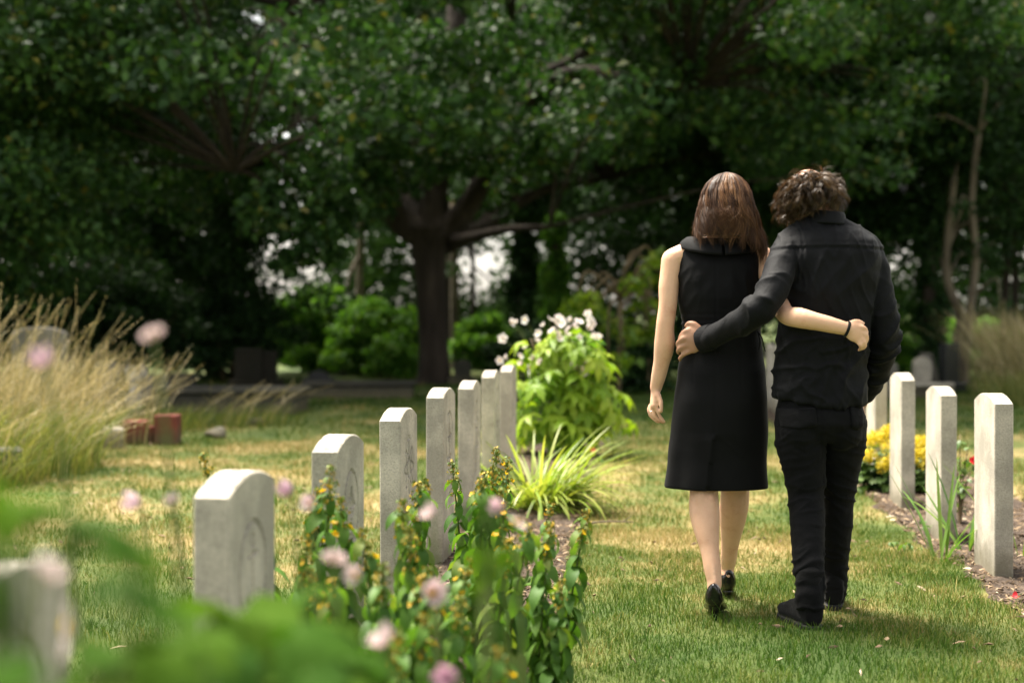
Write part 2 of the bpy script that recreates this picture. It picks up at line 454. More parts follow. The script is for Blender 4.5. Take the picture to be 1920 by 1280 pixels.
# ------------------------------------------------------------------ setting: ground, beds, lawn
ROWT = Vector((0.1, 1.09, 0)).normalized()                    # direction of the headstone rows
ROWN = Vector((ROWT.y, -ROWT.x, 0))                           # to the right of a row
def inv_y(Y): return Y / FPX
def bedL_right(Y): return 0.08 + (Y / FPX - 0.00165) / 0.0041 * 1.0
def bedL_left(Y): return -0.72 + (Y / FPX - 0.001136) / 0.0041
def bedR_left(Y): return 1.885 + (Y / FPX - 0.00195) / 0.0041 * 0.92
def bedR_right(Y): return bedR_left(Y) + 0.95
BEDL_Y, BEDR_Y = (1.2, 13.4), (4.4, 18.5)

def hgt(x, y):
    return 0.018 * np.sin(x * 1.3 + 0.4 * y) * np.sin(0.9 * y + 1.1) + 0.012 * np.sin(2.9 * x + 1.7) * np.sin(2.3 * y)

def axis(lo, hi, n, far):
    a = np.linspace(lo, hi, n)
    out = np.geomspace(1, far, 14)
    return np.concatenate([(lo - out)[::-1], a, hi + out])
gx, gy = axis(-14, 14, 120, 800), axis(0, 40, 160, 900)
GX, GY = np.meshgrid(gx, gy)
GZ = hgt(GX, GY) * (np.abs(GX) < 14) * (GY > 0) * (GY < 40)
V = np.stack([GX.ravel(), GY.ravel(), GZ.ravel()], 1)
nx, ny = len(gx), len(gy)
I = np.arange(nx * ny).reshape(ny, nx)
F = np.stack([I[:-1, :-1].ravel(), I[:-1, 1:].ravel(), I[1:, 1:].ravel(), I[1:, :-1].ravel()], 1)
ground = link('ground', mesh_np('ground', V, F, MAT['ground'], smooth=True))
tag(ground, 'dry summer lawn of the graveyard, green with straw patches', 'lawn', kind='structure')

def soil_bed(name, fl, fr, y0, y1, label):
    n, m = int((y1 - y0) / 0.04), 40
    Y = np.linspace(y0, y1, n)[:, None]; u = np.linspace(0, 1, m)[None, :]
    wob = 0.03 * np.sin(Y * 5.1) + 0.02 * np.sin(Y * 11.7 + 1) + 0.012 * np.sin(Y * 23)
    L, Rr = fl(Y) + wob, fr(Y) - 0.8 * wob[::-1]
    X = L + (Rr - L) * u
    Yg = np.repeat(Y, m, 1)
    edge = np.minimum(1, np.minimum(u, 1 - u) * 12)
    rnd_ = np.array([[mnoise.fractal(Vector((x * 9, y * 9, 0)), 1.0, 2.0, 4) for x, y in zip(rx, ry)] for rx, ry in zip(X, Yg)])
    Z = hgt(X, Yg) + (0.004 + 0.018 * np.clip(rnd_ + 0.35, -0.1, 2) + 0.008) * edge - 0.012 * (1 - edge)
    V = np.stack([X.ravel(), Yg.ravel(), Z.ravel()], 1)
    I = np.arange(n * m).reshape(n, m)
    F = np.stack([I[:-1, :-1].ravel(), I[:-1, 1:].ravel(), I[1:, 1:].ravel(), I[1:, :-1].ravel()], 1)
    o = link(name, mesh_np(name, V, F, MAT['soil'], smooth=True))
    return tag(o, label, 'flower bed', kind='structure')
soil_bed('flower_bed', bedL_left, bedL_right, *BEDL_Y, 'bare brown soil bed along the left row of headstones')
soil_bed('flower_bed', bedR_left, bedR_right, *BEDR_Y, 'bare brown soil bed along the right row of headstones')

def in_bed(x, y, grow=0.0):
    w = 0.03 * np.sin(y * 5.1) + 0.02 * np.sin(y * 11.7 + 1) + 0.03 * np.sin(y * 31 + x * 40)
    a = (x > bedL_left(y) + w - grow) & (x < bedL_right(y) + w + grow) & (y < BEDL_Y[1])
    b = (x > bedR_left(y) + w - grow) & (x < bedR_right(y) + grow) & (y > BEDR_Y[0]) & (y < BEDR_Y[1])
    return a | b

def view_mask(x, y, pad=0.8):
    return np.abs(x) < (960 / FPX) * y + pad

def grass_blades(n, xr, yr, hr, width, lean, seg=2, pw=1.0, keep=None):
    """Arrays for n blades of grass: tapered, bent strips."""
    x = rng.uniform(*xr, n)
    y = yr[0] + (yr[1] - yr[0]) * rng.random(n) ** pw
    k = ~in_bed(x, y, -0.015) & view_mask(x, y)
    if keep is not None: k &= keep(x, y)
    x, y = x[k], y[k]; n = len(x)
    z = hgt(x, y) - 0.004
    tuft = 0.55 + 0.75 * np.clip(np.array([mnoise.noise(Vector((a * 3.1, b * 3.1, 3))) for a, b in zip(x, y)]) + 0.35, 0, 1.2)
    h = rng.uniform(*hr, n) * tuft
    th = rng.uniform(0, 2 * np.pi, n)
    ln = h * rng.uniform(0.15, lean, n)
    dx, dy = np.cos(th) * ln, np.sin(th) * ln
    ph = rng.uniform(0, 2 * np.pi, n)
    wx, wy = np.cos(ph) * width / 2, np.sin(ph) * width / 2
    c = np.stack([x, y, z], 1)
    W = np.stack([wx, wy, np.zeros(n)], 1)
    mid = c + np.stack([dx * 0.35, dy * 0.35, h * 0.6], 1)
    tip = c + np.stack([dx, dy, h * np.sqrt(np.maximum(0.15, 1 - (ln / h) ** 2 * 0.5))], 1)
    V = np.stack([c - W, c + W, mid + W * 0.8, mid - W * 0.8, tip + W * 0.1, tip - W * 0.1], 1).reshape(-1, 3)
    b = np.arange(n)[:, None] * 6
    F = np.stack([b + [0, 1, 2, 3], b + [3, 2, 4, 5]], 1).reshape(-1, 4)
    return V, F, np.repeat(rng.random(n), 2)

def join(parts):
    Vs, Fs, Rs, o = [], [], [], 0
    for V, F, r in parts:
        Vs.append(V); Fs.append(F + o); Rs.append(r); o += len(V)
    return np.concatenate(Vs), np.concatenate(Fs), np.concatenate(Rs)

parts = [grass_blades(105000, (-0.5, 3.6), (4.0, 7.6), (0.018, 0.055), 0.0032, 0.9),
         grass_blades(42000, (-2.9, -0.4), (2.6, 7.6), (0.025, 0.06), 0.0034, 0.9),
         grass_blades(60000, (-4.8, 4.0), (7.6, 13.0), (0.03, 0.06), 0.006, 0.9),
         grass_blades(40000, (-9, 9), (13, 26), (0.04, 0.09), 0.011, 0.9),
         grass_blades(2200, (-2.6, 2.6), (3.2, 8.5), (0.06, 0.12), 0.003, 1.0)]
V, F, r = join(parts)
tag(link('grass', mesh_np('grass', V, F, MAT['blade'], r)), 'short dry grass blades covering the lawn', 'grass', kind='stuff')

def chips(n, fl, fr, yr):
    y = rng.uniform(*yr, n); u = rng.random(n)
    x = fl(y) + (fr(y) - fl(y)) * u
    k = view_mask(x, y); x, y = x[k], y[k]; n = len(x)
    z = hgt(x, y) + 0.02
    s = rng.uniform(0.004, 0.016, n)
    d = rng.normal(size=(n, 3)); d /= np.linalg.norm(d, axis=1)[:, None]; d[:, 2] *= 0.5
    e = rng.normal(size=(n, 3)); e /= np.linalg.norm(e, axis=1)[:, None]
    c = np.stack([x, y, z], 1)
    a = d * s[:, None] * rng.uniform(1, 2.6, n)[:, None]; b = np.cross(d, e) * s[:, None] * 0.55
    up = np.array([0, 0, 1.0]) * s[:, None] * 0.5
    V = np.stack([c - a, c - b, c + a, c + b, c + up], 1).reshape(-1, 3)
    t = np.arange(n)[:, None] * 5
    F = np.stack([t + [0, 1, 4, 4], t + [1, 2, 4, 4], t + [2, 3, 4, 4], t + [3, 0, 4, 4]], 1).reshape(-1, 4)[:, :3]
    return V, F, np.repeat(rng.random(n) ** 1.6, 4)
def lawn_litter(n):
    fl, fr = (lambda y: -960 / FPX * y), (lambda y: 960 / FPX * y)
    V, F, r = chips(n, fl, fr, (4.0, 14))
    C = V.reshape(-1, 5, 3)[:, 0]; ok = ~in_bed(C[:, 0], C[:, 1])
    V = V.reshape(-1, 5, 3)[ok].reshape(-1, 3); m = int(ok.sum())
    return V, F[:m * 4], np.clip(r[:m * 4] * .8 + .2, 0, 1)
V, F, r = lawn_litter(700)
tag(link('leaf_litter', mesh_np('leaf_litter', V, F, MAT['chip'], r)), 'dry leaf scraps and clippings scattered over the lawn', 'litter', kind='stuff')
V, F, r = join([chips(9000, bedL_left, bedL_right, (2.5, 11)), chips(9000, bedR_left, bedR_right, (4.5, 12))])
tag(link('soil_litter', mesh_np('soil_litter', V, F, MAT['chip'], r)), 'bark chips and clods strewn over both soil beds', 'litter', kind='stuff')

# ------------------------------------------------------------------ headstones
SW, ST, SH, RISE = 0.38, 0.078, 0.797, 0.037
def top_at(u):                                                 # u along the width, -SW/2..SW/2
    q = u / (SW / 2)
    return SH - RISE * q * q

def emblem_depth(kind, u, z):
    """Depth of the carving at a place on the face: generic badges."""
    cz = 0.57
    def line(ax, az, bx, bz, w):
        px, pz = u - ax, z - az; vx, vz = bx - ax, bz - az
        t = max(0, min(1, (px * vx + pz * vz) / (vx * vx + vz * vz)))
        return math.hypot(px - t * vx, pz - t * vz) < w
    def arc(cx, cz_, r, w, a0=-math.pi, a1=math.pi, ex=1.0):
        dx, dz = (u - cx) / ex, z - cz_
        a = math.atan2(dz, dx)
        return abs(math.hypot(dx, dz) - r) < w and a0 <= a <= a1
    if kind == 'anchor':
        g = arc(0, cz, 0.115, 0.006, ex=0.95) or line(0, cz + 0.055, 0, cz - 0.075, 0.007) or line(-0.04, cz + 0.04, 0.04, cz + 0.04, 0.005) \
            or arc(0, cz - 0.02, 0.058, 0.008, -2.7, -0.44) or arc(0, cz + 0.07, 0.014, 0.005)
        return 0.008 if g else 0.0
    if kind == 'cross':
        frame = arc(0, cz, 0.118, 0.006, ex=0.85)
        cr = line(0, cz + 0.06, 0, cz - 0.06, 0.011) or line(-0.045, cz + 0.012, 0.045, cz + 0.012, 0.011)
        ring = arc(0, cz + 0.012, 0.032, 0.006)
        base = line(-0.05, cz - 0.085, 0.05, cz - 0.085, 0.01)
        return 0.009 if (frame or cr or ring or base) else 0.0
    if kind == 'star':
        dx, dz = u, z - cz
        a, rr = math.atan2(dz, dx), math.hypot(dx, dz)
        g = abs(rr - (0.075 + 0.022 * math.cos(8 * a))) < 0.007 or abs(rr - 0.035) < 0.006 or line(-0.06, cz - 0.115, 0.06, cz - 0.115, 0.009) or line(-0.03, cz + 0.115, 0.03, cz + 0.115, 0.01)
        return 0.008 if g else 0.0
    return 0.0

def text_rows(u, z):
    """Worn shallow inscription lines below the badge."""
    for k, (zz, w) in enumerate(((0.395, 0.10), (0.355, 0.13), (0.315, 0.09), (0.275, 0.12))):
        if abs(z - zz) < 0.010 and abs(u) < w and mnoise.noise(Vector((u * 160, k * 7.3, z * 90))) > 0.02: return 0.003
    return 0.0

def headstone_mesh(kind, seed):
    """Slab with an arched top; x = thickness (front at +x), y = width, base at z = 0."""
    ins = 0.004
    st = 0.005 if kind else 0.038
    us = np.arange(-SW / 2 + ins, SW / 2 - ins + 1e-6, (SW - 2 * ins) / round((SW - 2 * ins) / st))
    nu = len(us); nzz = int(0.80 / st) if kind else 10
    V, F = [], []
    def face(xs, carve):
        base = len(V)
        for i in range(nzz + 1):
            for u in us:
                zt = top_at(u) - ins
                lo = 0.22 if kind else -0.05
                # dense rows only where the carving is
                if kind:
                    z = -0.05 if i == 0 else lo + (zt - lo) * (i - 1) / (nzz - 1)
                else:
                    z = lo + (zt - lo) * i / nzz
                d = 0.0
                if carve: d = emblem_depth(kind, u, z) + text_rows(u, z)
                V.append((xs * (ST / 2 - d), u, z))
        for i in range(nzz):
            for j in range(nu - 1):
                a = base + i * nu + j
                q = (a, a + 1, a + nu + 1, a + nu)
                F.append(q if xs > 0 else q[::-1])
        # chain of the outline, bottom-left up over the top and down again
        return [base + i * nu for i in range(nzz + 1)] + [base + nzz * nu + j for j in range(1, nu)] + [base + i * nu + nu - 1 for i in range(nzz - 1, -1, -1)]
    def back(chain):
        b = len(V)
        V.extend((-ST / 2, V[c][1], V[c][2]) for c in chain)
        F.append(tuple(range(b + len(chain) - 1, b - 1, -1)))
        return list(range(b, b + len(chain)))
    cf = face(1, bool(kind)); cb = back(cf)
    def inset(chain, xs):
        idx = []
        for c in chain:
            x, u, z = V[c]
            du = ins if u > SW / 2 - ins - 1e-5 else (-ins if u < -SW / 2 + ins + 1e-5 else 0)
            zz = top_at(u + du) if abs(z - (top_at(u) - ins)) < 1e-4 else z
            V.append((xs * (ST / 2 - ins), u + du, zz)); idx.append(len(V) - 1)
        return idx
    of, ob = inset(cf, 1), inset(cb, -1)
    for A, B, flip in ((cf, of, False), (of, ob, False), (ob, cb, False)):
        for i in range(len(A) - 1):
            F.append((A[i], A[i + 1], B[i + 1], B[i]))
    rs = random.Random(seed)
    return mesh_py('headstone', V, F, MAT['stone'])

ROW_ANGLE = -math.atan2(0.1, 1.09)
def stone(mesh, s_inv, xcorner, side, label, group):
    """The near inner corner of a stone stands at distance s_inv * FPX."""
    d = s_inv * FPX
    near = Vector((xcorner, d, 0))
    c = near + ROWT * (SW / 2) + (-ROWN if side == 'L' else ROWN) * (ST / 2)
    o = link('headstone', mesh, None, (c.x, c.y, float(hgt(c.x, c.y)) - 0.005), (random.uniform(-0.006, 0.006), random.uniform(-0.006, 0.006), ROW_ANGLE + random.uniform(-0.008, 0.008)))
    if 'closest of all' in label: o.location.z -= .035
    return tag(o, label, 'headstone', group)
GL, GR = 'white headstones in the left row', 'white headstones in the right row'
kinds = ['cross', 'anchor', 'cross', 'star', 'cross', 'star', 'cross', 'star']
labsL = ['blurred pale headstone closest of all, cut by the corner behind pink anemones',
         'pale arched headstone with a carved ring and anchor, in front of the loosestrife',
         'pale arched headstone with a carved cross badge, third in the left row',
         'pale arched headstone with speckled grey end face, fourth in the left row',
         'pale arched headstone with a carved badge, fifth in the left row',
         'pale arched headstone rising above the loosestrife tops, sixth in the left row',
         'white headstone touching the last one in the left row, seventh of that row',
         'white headstone right beside the white flowered bush, last of the left row']
for k in range(8):
    x = -0.606 + 0.1 * (k - 1) + (-0.05 if k == 0 else 0)
    stone(headstone_mesh(kinds[k], k), 0.001136 + 0.00041 * (k - 1), x, 'L', labsL[k], GL)
plain = headstone_mesh('', 3)
labsR = ['tall pale headstone nearest on the right, iris leaves on either side',
         'pale headstone second on the right, green iris leaves before its foot',
         'pale headstone third on the right, set against the yellow flowering mound',
         "white headstone half hidden by the man's elbow and trouser leg"]
for k in range(11):
    if k == 10: lb = 'narrow pale headstone seen in the gap between the woman and the man'
    elif k < 4: lb = labsR[k]
    else: lb = "white headstone of the right row standing hidden behind the man's body"
    stone(plain, 0.002257 + 0.00041 * k, 2.05 + 0.1 * k + (0.03 if k == 3 else 0), 'R', lb, GR if k < 4 or k == 10 else 'headstones of the right row behind the man')

# ------------------------------------------------------------------ old graves on the left
def solid(name, geo, mat, label, cat, group=None, loc=None, parent=None, smooth=False):
    me = geo.mesh(name, mat, smooth, loc)
    o = link(name, me, parent, loc)
    return tag(o, label, cat, group) if parent is None else o

def rough(geo, amt, sc, seed=0):
    for v in geo.V:
        v += Vector((nz(v.x * sc + seed, v.y * sc, v.z * sc), nz(v.x * sc, v.y * sc + 9, v.z * sc + seed), nz(v.x * sc + 5, v.y * sc, v.z * sc + 3))) * amt

def tomb(px0, px1, ybase, h, depth, label, rz):
    a, b = P(px0, ybase, GD(ybase)), P(px1, ybase, GD(ybase))
    c = (a + b) / 2; L = (b - a).length
    root = empty('ledger_tomb', (c.x, c.y, 0), label, 'tomb', None, rz)
    g = Geo(); g.box((0, depth / 2, h * 0.36), (L / 2 - 0.05, depth / 2 - 0.05, h * 0.36 + 0.03), None, 0.02)
    link('plinth', g.mesh('plinth', MAT['dark_stone'], False), root)
    g = Geo(); g.box((0, depth / 2, h * 0.87), (L / 2, depth / 2, h * 0.13), None, 0.03)
    link('ledger_slab', g.mesh('ledger_slab', MAT['dark_stone'], False), root)
    return root
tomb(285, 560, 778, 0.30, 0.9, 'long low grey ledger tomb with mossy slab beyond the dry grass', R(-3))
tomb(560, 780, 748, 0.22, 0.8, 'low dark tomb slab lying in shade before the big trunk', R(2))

def grave_kerb():
    d = GD(832); p0, p1 = P(236, 832, d), P(332, 832, d)
    root = empty('grave_kerb', ((p0.x + p1.x) / 2, d, 0), 'red granite grave kerb with two square posts and a low rail', 'grave')
    off = root.location
    for x, h in ((p0.x + 0.1, 0.21), (p1.x - 0.08, 0.26)):
        g = Geo(); g.box((x, d, h / 2 - 0.02), (0.1, 0.1, h / 2 + 0.02), None, 0.008)
        link('post', g.mesh('post', MAT['red_stone'], False, off), root)
    g = Geo(); g.box(((p0.x + p1.x) / 2, d, 0.07), ((p1.x - p0.x) / 2 - 0.205, 0.06, 0.09), None, 0.006)
    link('front_rail', g.mesh('front_rail', MAT['red_stone'], False, off), root)
grave_kerb()

def boulder(px, py, w, h, label, mat, name='stone_block', sq=0.0):
    d = GD(py); c = P(px, py, d)
    g = Geo()
    if sq: g.box((c.x, d, h / 2 - 0.02), (w / 2, w * sq, h / 2 + 0.02), Matrix.Rotation(0.2, 3, 'Z'), 0.02)
    else:
        g.ball((c.x, d, h * 0.35), (w / 2, w * 0.4, h * 0.62)); rough(g, w * 0.18, 7, px)
    solid(name, g, mat, label, 'stone', None, Vector((c.x, d, 0)))
boulder(405, 822, 0.20, 0.10, 'small grey boulder lying on the lawn edge right of the red kerb', MAT['old_stone'], 'boulder')
boulder(480, 800, 0.24, 0.12, 'dark mossy stone beside the end of the ledger tomb', MAT['dark_stone'], 'boulder')
boulder(10, 905, 0.22, 0.24, 'grey squared stone at the left edge below the dry grass', MAT['old_stone'], 'stone_block', 0.4)
boulder(212, 838, 0.18, 0.17, 'pale stone block left of the red granite post', MAT['stone'], 'stone_block', 0.35)

def old_headstone(px, ybase, w, h, t, mat, label, arch=0.3, tilt=(0, 0), cat='headstone', name='old_headstone', base=True, rz=0.0):
    d = GD(ybase); c = P(px, ybase, d)
    root = empty(name, (c.x, c.y, 0), label, cat, None, rz)
    n = 14; out = [(-w / 2, -0.05)]
    for k in range(n + 1):
        a = math.pi * (1 - k / n)
        out.append((w / 2 * math.cos(a), h - w / 2 * arch * 2 * (1 - math.sin(a))))
    out.append((w / 2, -0.05))
    g = Geo(); rings = []
    for yy, ins in ((-t / 2, 0.012), (-t / 2 + 0.012, 0), (t / 2 - 0.012, 0), (t / 2, 0.012)):
        rings.append([Vector((x * (1 - ins / w * 2), yy, z - (ins if z > 0 else 0))) for x, z in out])
    g.loft(rings)
    o = link('slab', g.mesh('slab', mat, False), root); o.rotation_euler = (tilt[0], tilt[1], 0)
    if base:
        g = Geo(); g.box((0, 0, 0.05), (w / 2 + 0.08, t / 2 + 0.08, 0.08), None, 0.012)
        link('plinth', g.mesh('plinth', mat, False), root)
    return root
old_headstone(75, 800, 0.55, 1.02, 0.12, MAT['old_stone'], 'grey arched old headstone standing behind the tall dry grass', 0.15, (0.03, 0.02))
old_headstone(195, 775, 0.28, 0.62, 0.1, MAT['old_stone'], 'slim grey headstone leaning amid the dry grass heads', 0.3, (0, 0.10))
old_headstone(292, 762, 0.35, 0.40, 0.12, MAT['old_stone'], 'small pale grey headstone at the left end of the ledger tomb', 0.1, (0, -0.06))
old_headstone(338, 745, 0.42, 0.34, 0.14, MAT['dark_stone'], 'low dark square headstone behind the ledger tomb', 0.02)
old_headstone(465, 728, 0.42, 0.62, 0.13, MAT['brown_slab'], 'dark slab headstone under the yew, left one of the close pair', 0.02, (0, 0.02))
old_headstone(500, 727, 0.34, 0.57, 0.13, MAT['brown_slab'], 'dark slab headstone under the yew, right one of the close pair', 0.02, (0, -0.02))
old_headstone(598, 722, 0.34, 0.24, 0.14, MAT['black_granite'], 'tiny black headstone before the bright green shrubs', 0.3)
old_headstone(866, 722, 0.28, 0.42, 0.12, MAT['dark_stone'], 'small brown headstone at the right foot of the big trunk', 0.3, (0, 0.05))

def angel(px, ybase, h):
    d = GD(ybase); c = P(px, ybase, d)
    root = empty('grave_statue', (c.x, c.y, 0), 'small white carved grave figure behind the dry grass', 'statue')
    g = Geo(); g.box((0, 0, 0.11), (0.085, 0.085, 0.13), None, 0.01)
    link('pedestal', g.mesh('pedestal', MAT['stone'], False), root)
    g = Geo()
    g.tube([(0, 0, 0.24), (0, 0, 0.24 + h * 0.35), (0, 0, 0.24 + h * 0.62), (0.0, 0, 0.24 + h * 0.74)], [0.062, 0.05, 0.058, 0.02], 16)
    g.ball((0, -0.008, 0.24 + h * 0.85), (0.03, 0.033, 0.038))
    for s in (-1, 1):
        g.tube([(s * 0.05, 0, 0.24 + h * 0.66), (s * 0.065, -0.03, 0.24 + h * 0.45), (s * 0.01, -0.06, 0.24 + h * 0.52)], [0.017, 0.016, 0.012], 10)
    link('figure', remeshed(g, 'figure', MAT['stone'], 0.008, 3), root)
    for s in (-1, 1):
        g = Geo(); g.tube([(s * 0.03, 0.05, 0.24 + h * 0.5), (s * 0.09, 0.07, 0.24 + h * 0.72), (s * 0.07, 0.075, 0.24 + h * 0.95)], [(0.012, 0.03), (0.012, 0.045), (0.006, 0.012)], 10)
        link('wing', g.mesh('wing', MAT['stone'], True), root)
angel(252, 778, 0.34)

# graves on the right
old_headstone(1728, 735, 0.26, 0.52, 0.16, MAT['stone'], 'small white headstone behind the right row, beside the grey slanted slab', 0.45)
def wedge():
    d = GD(733); c = P(1752, 733, d)
    g = Geo()
    V = [(-0.14, -0.08, -0.03), (0.20, -0.08, -0.03), (0.20, 0.08, -0.03), (-0.14, 0.08, -0.03), (-0.13, -0.05, 0.56), (0.03, -0.05, 0.56), (0.03, 0.05, 0.56), (-0.13, 0.05, 0.56)]
    g.add(V, [(0, 1, 5, 4), (1, 2, 6, 5), (2, 3, 7, 6), (3, 0, 4, 7), (4, 5, 6, 7), (3, 2, 1, 0)])
    o = link('sloping_slab', g.mesh('sloping_slab', MAT['old_stone'], False), None, (c.x + 0.02, d + 0.35, 0)); tag(o, 'grey slanted grave slab leaning beside the small white headstone', 'headstone')
wedge()
def plinth_block():
    d = GD(743); c = P(1733, 743, d)
    root = empty('grave_plinth', (c.x, d, 0), 'low white stepped grave plinth beyond the right row', 'grave')
    g = Geo(); g.box((0, 0.35, 0.055), (0.42, 0.36, 0.085), None, 0.012); link('base_step', g.mesh('base_step', MAT['stone'], False), root)
    g = Geo(); g.box((0.02, -0.12, 0.17), (0.34, 0.10, 0.029), None, 0.01); link('top_step', g.mesh('top_step', MAT['stone'], False), root)
plinth_block()
old_headstone(1779, 733, 0.28, 0.72, 0.16, MAT['black_granite'], 'glossy black granite headstone standing before the dry grass on the right', 0.05, rz=0.5)
old_headstone(1664, 745, 0.26, 0.5, 0.12, MAT['old_stone'], "brownish old headstone seen just past the man's elbow", 0.3)
# ------------------------------------------------------------------ trees and shrubs
def unit(a): return a / np.maximum(1e-9, np.linalg.norm(a, axis=1))[:, None]

def leaves(C, outward, L, aspect=0.62, up=0.6, out=0.5, rand=0.7, droop=0.15):
    """One folded four-point leaf per centre."""
    n = len(C)
    L = np.broadcast_to(np.asarray(L, float), (n,)) * rng.uniform(0.7, 1.25, n)
    nn = unit(np.array([0, 0, up]) + outward * out + rng.normal(size=(n, 3)) * rand)
    t = unit(np.cross(nn, rng.normal(size=(n, 3))))
    b = np.cross(nn, t)
    h, w = (L / 2)[:, None], (L * aspect / 2)[:, None]
    Z = np.array([0, 0, 1.0])
    base = C - t * h; tip = C + t * h - Z * (L * droop)[:, None]
    m = C + t * h * 0.1
    l, r_ = m + b * w + nn * (L * 0.10)[:, None], m - b * w + nn * (L * 0.10)[:, None]
    V = np.stack([base, r_, tip, l], 1).reshape(-1, 3)
    F = np.arange(n * 4).reshape(n, 4)
    return V, F, rng.random(n)

def clump_points(centers, radii, counts):
    Cs, Os = [], []
    for c, r, k in zip(centers, radii, counts):
        v = unit(rng.normal(size=(k, 3))) * (rng.random(k) ** 0.45)[:, None]
        Cs.append(np.asarray(c) + v * np.asarray(r)); Os.append(v)
    return np.concatenate(Cs), np.concatenate(Os)

def crown_mesh(name, mat, clumps, L, **kw):
    ctr, rad, cnt = zip(*clumps)
    C, O = clump_points(ctr, rad, cnt)
    C[:, 2] = np.maximum(C[:, 2], 0.06)
    V, F, r = leaves(C, O, L, **kw)
    return mesh_np(name, V, F, mat, r)

def shell_clumps(center, R3, n, rad, cnt, lo=0.55, zmin=None, zmax=None, keep=None):
    """Leaf clumps spread through the outer part of an ellipsoid."""
    out = []
    c = np.asarray(center, float); tries = 0
    while len(out) < n and tries < n * 40:
        tries += 1
        v = rng.normal(size=3); v /= np.linalg.norm(v)
        p = c + v * np.asarray(R3) * rng.uniform(lo, 1.0)
        if zmin is not None and p[2] < zmin: continue
        if zmax is not None and p[2] > zmax: continue
        if keep is not None and not keep(p): continue
        k = rng.uniform(0.7, 1.3)
        out.append((p, (rad * k, rad * k, rad * k * 0.6), int(cnt * k * k)))
    return out

def limb_geo(geo, pts, r0, r1, seg=10, wob=0.04):
    n = len(pts)
    rad = [r0 + (r1 - r0) * (i / (n - 1)) ** 0.8 for i in range(n)]
    geo.tube(pts, rad, seg, 5, None, False)

def bark_rough(geo, amt=0.02, sc=4.0):
    for v in geo.V:
        v += Vector((nz(v.x * sc, v.y * sc, v.z * 1.2), nz(v.x * sc + 7, v.y * sc, v.z * 1.2), 0)) * amt

def twigs(geo, nodes, clumps, every=1, r=0.03):
    """Thin boughs that carry leaf clumps out from the nearest limb."""
    for c, _, _ in clumps[::every]:
        c = Vector(c)
        near = min(nodes, key=lambda q: (q - c).length + max(0, q.z - c.z) * 2)
        mid = (near + c) / 2 + Vector((random.uniform(-.2, .2), random.uniform(-.2, .2), random.uniform(0.1, 0.5)))
        geo.tube([near, mid, c], [r, r * 0.65, r * 0.25], 5, 4, None, False)

def make_tree(base, label, limbs, trunk_pts, trunk_r, clumps, L, leaf, bark='bark', cat='tree', group=None, name='tree', twig_every=2, extra=None, **kw):
    root = empty(name, (base[0], base[1], 0), label, cat, group)
    off = root.location
    g = Geo()
    g.tube(trunk_pts, trunk_r, 22, 5, None, False)
    nodes = [Vector(p) for p in trunk_pts[2:]]
    for pts, r0, r1 in limbs:
        limb_geo(g, pts, r0, r1)
        nodes += [Vector(p) for p in pts[1:]]
    bark_rough(g, 0.05 if trunk_r[0] > 0.2 else 0.012, 5.5)
    tw = Geo()
    if twig_every and clumps: twigs(tw, nodes, clumps, twig_every, 0.028)
    link('trunk', g.mesh('trunk', MAT[bark], True, off), root)
    if tw.V:
        o = link('branches', tw.mesh('branches', MAT[bark], True, off), root); o['kind'] = 'stuff'
    if clumps:
        me = crown_mesh('crown', MAT[leaf], clumps, L, **kw)
        me.transform(Matrix.Translation(-off))
        link('crown', me, root)
    for nm, cl, Lx, lf in (extra or []):
        if not cl: continue
        me = crown_mesh(nm, MAT[lf], cl, Lx, **kw); me.transform(Matrix.Translation(-off)); link(nm, me, root)
    return root

# the big broad tree in the middle
TD = 23.2
tb = P(818, 722, TD)
def TP(x, y, d=TD): return P(x, y, d)
trunk_pts = [TP(816, 728), TP(816, 700), TP(814, 640), TP(810, 560), TP(806, 480), TP(806, 425)]
trunk_pts[0].z = -0.1
trunk_r = [0.42, 0.28, 0.238, 0.238, 0.27, 0.38]
limbs = [
    ([TP(790, 440), TP(745, 405), TP(700, 330, 22.6), TP(665, 220, 22), TP(650, 110, 21.5), TP(610, 20, 21), TP(585, -120, 21)], 0.26, 0.16),
    ([TP(665, 170, 22), TP(620, 90, 21.5), TP(560, 20, 21), TP(500, -100, 21)], 0.16, 0.09),
    ([TP(835, 440), TP(880, 380, 23), TP(930, 300, 22.6), TP(975, 215, 22.4), TP(1040, 150, 22), TP(1110, 135, 21.6), TP(1180, 150, 21), TP(1290, 165, 20.5)], 0.22, 0.07),
    ([TP(985, 205, 22.4), TP(1010, 150, 22.2), TP(1080, 110, 22), TP(1130, 60, 22)], 0.16, 0.07),
    ([TP(835, 455), TP(900, 430, 24), TP(960, 385, 25), TP(1040, 350, 26), TP(1120, 340, 27)], 0.19, 0.06),
    ([TP(815, 440), TP(812, 360, 23.4), TP(830, 250, 23.6), TP(850, 120, 24), TP(860, -80, 24.5)], 0.27, 0.16),
    ([TP(830, 300, 23.5), TP(850, 230, 23), TP(880, 190, 22.5), TP(930, 130, 22), TP(960, 40, 21.5)], 0.12, 0.05),
    ([TP(800, 450), TP(775, 400, 24), TP(740, 330, 25.5), TP(700, 290, 27)], 0.2, 0.08),
    ([TP(845, 452), TP(885, 445, 22.5), TP(950, 430, 22), TP(1030, 425, 21.5)], 0.12, 0.04),
    ([TP(700, 330, 22.6), TP(640, 300, 21), TP(540, 290, 19.5), TP(440, 320, 18.4)], 0.12, 0.04),
    ([TP(740, 270, 22.5), TP(790, 268, 22), TP(830, 268, 21.6)], 0.06, 0.03),
]
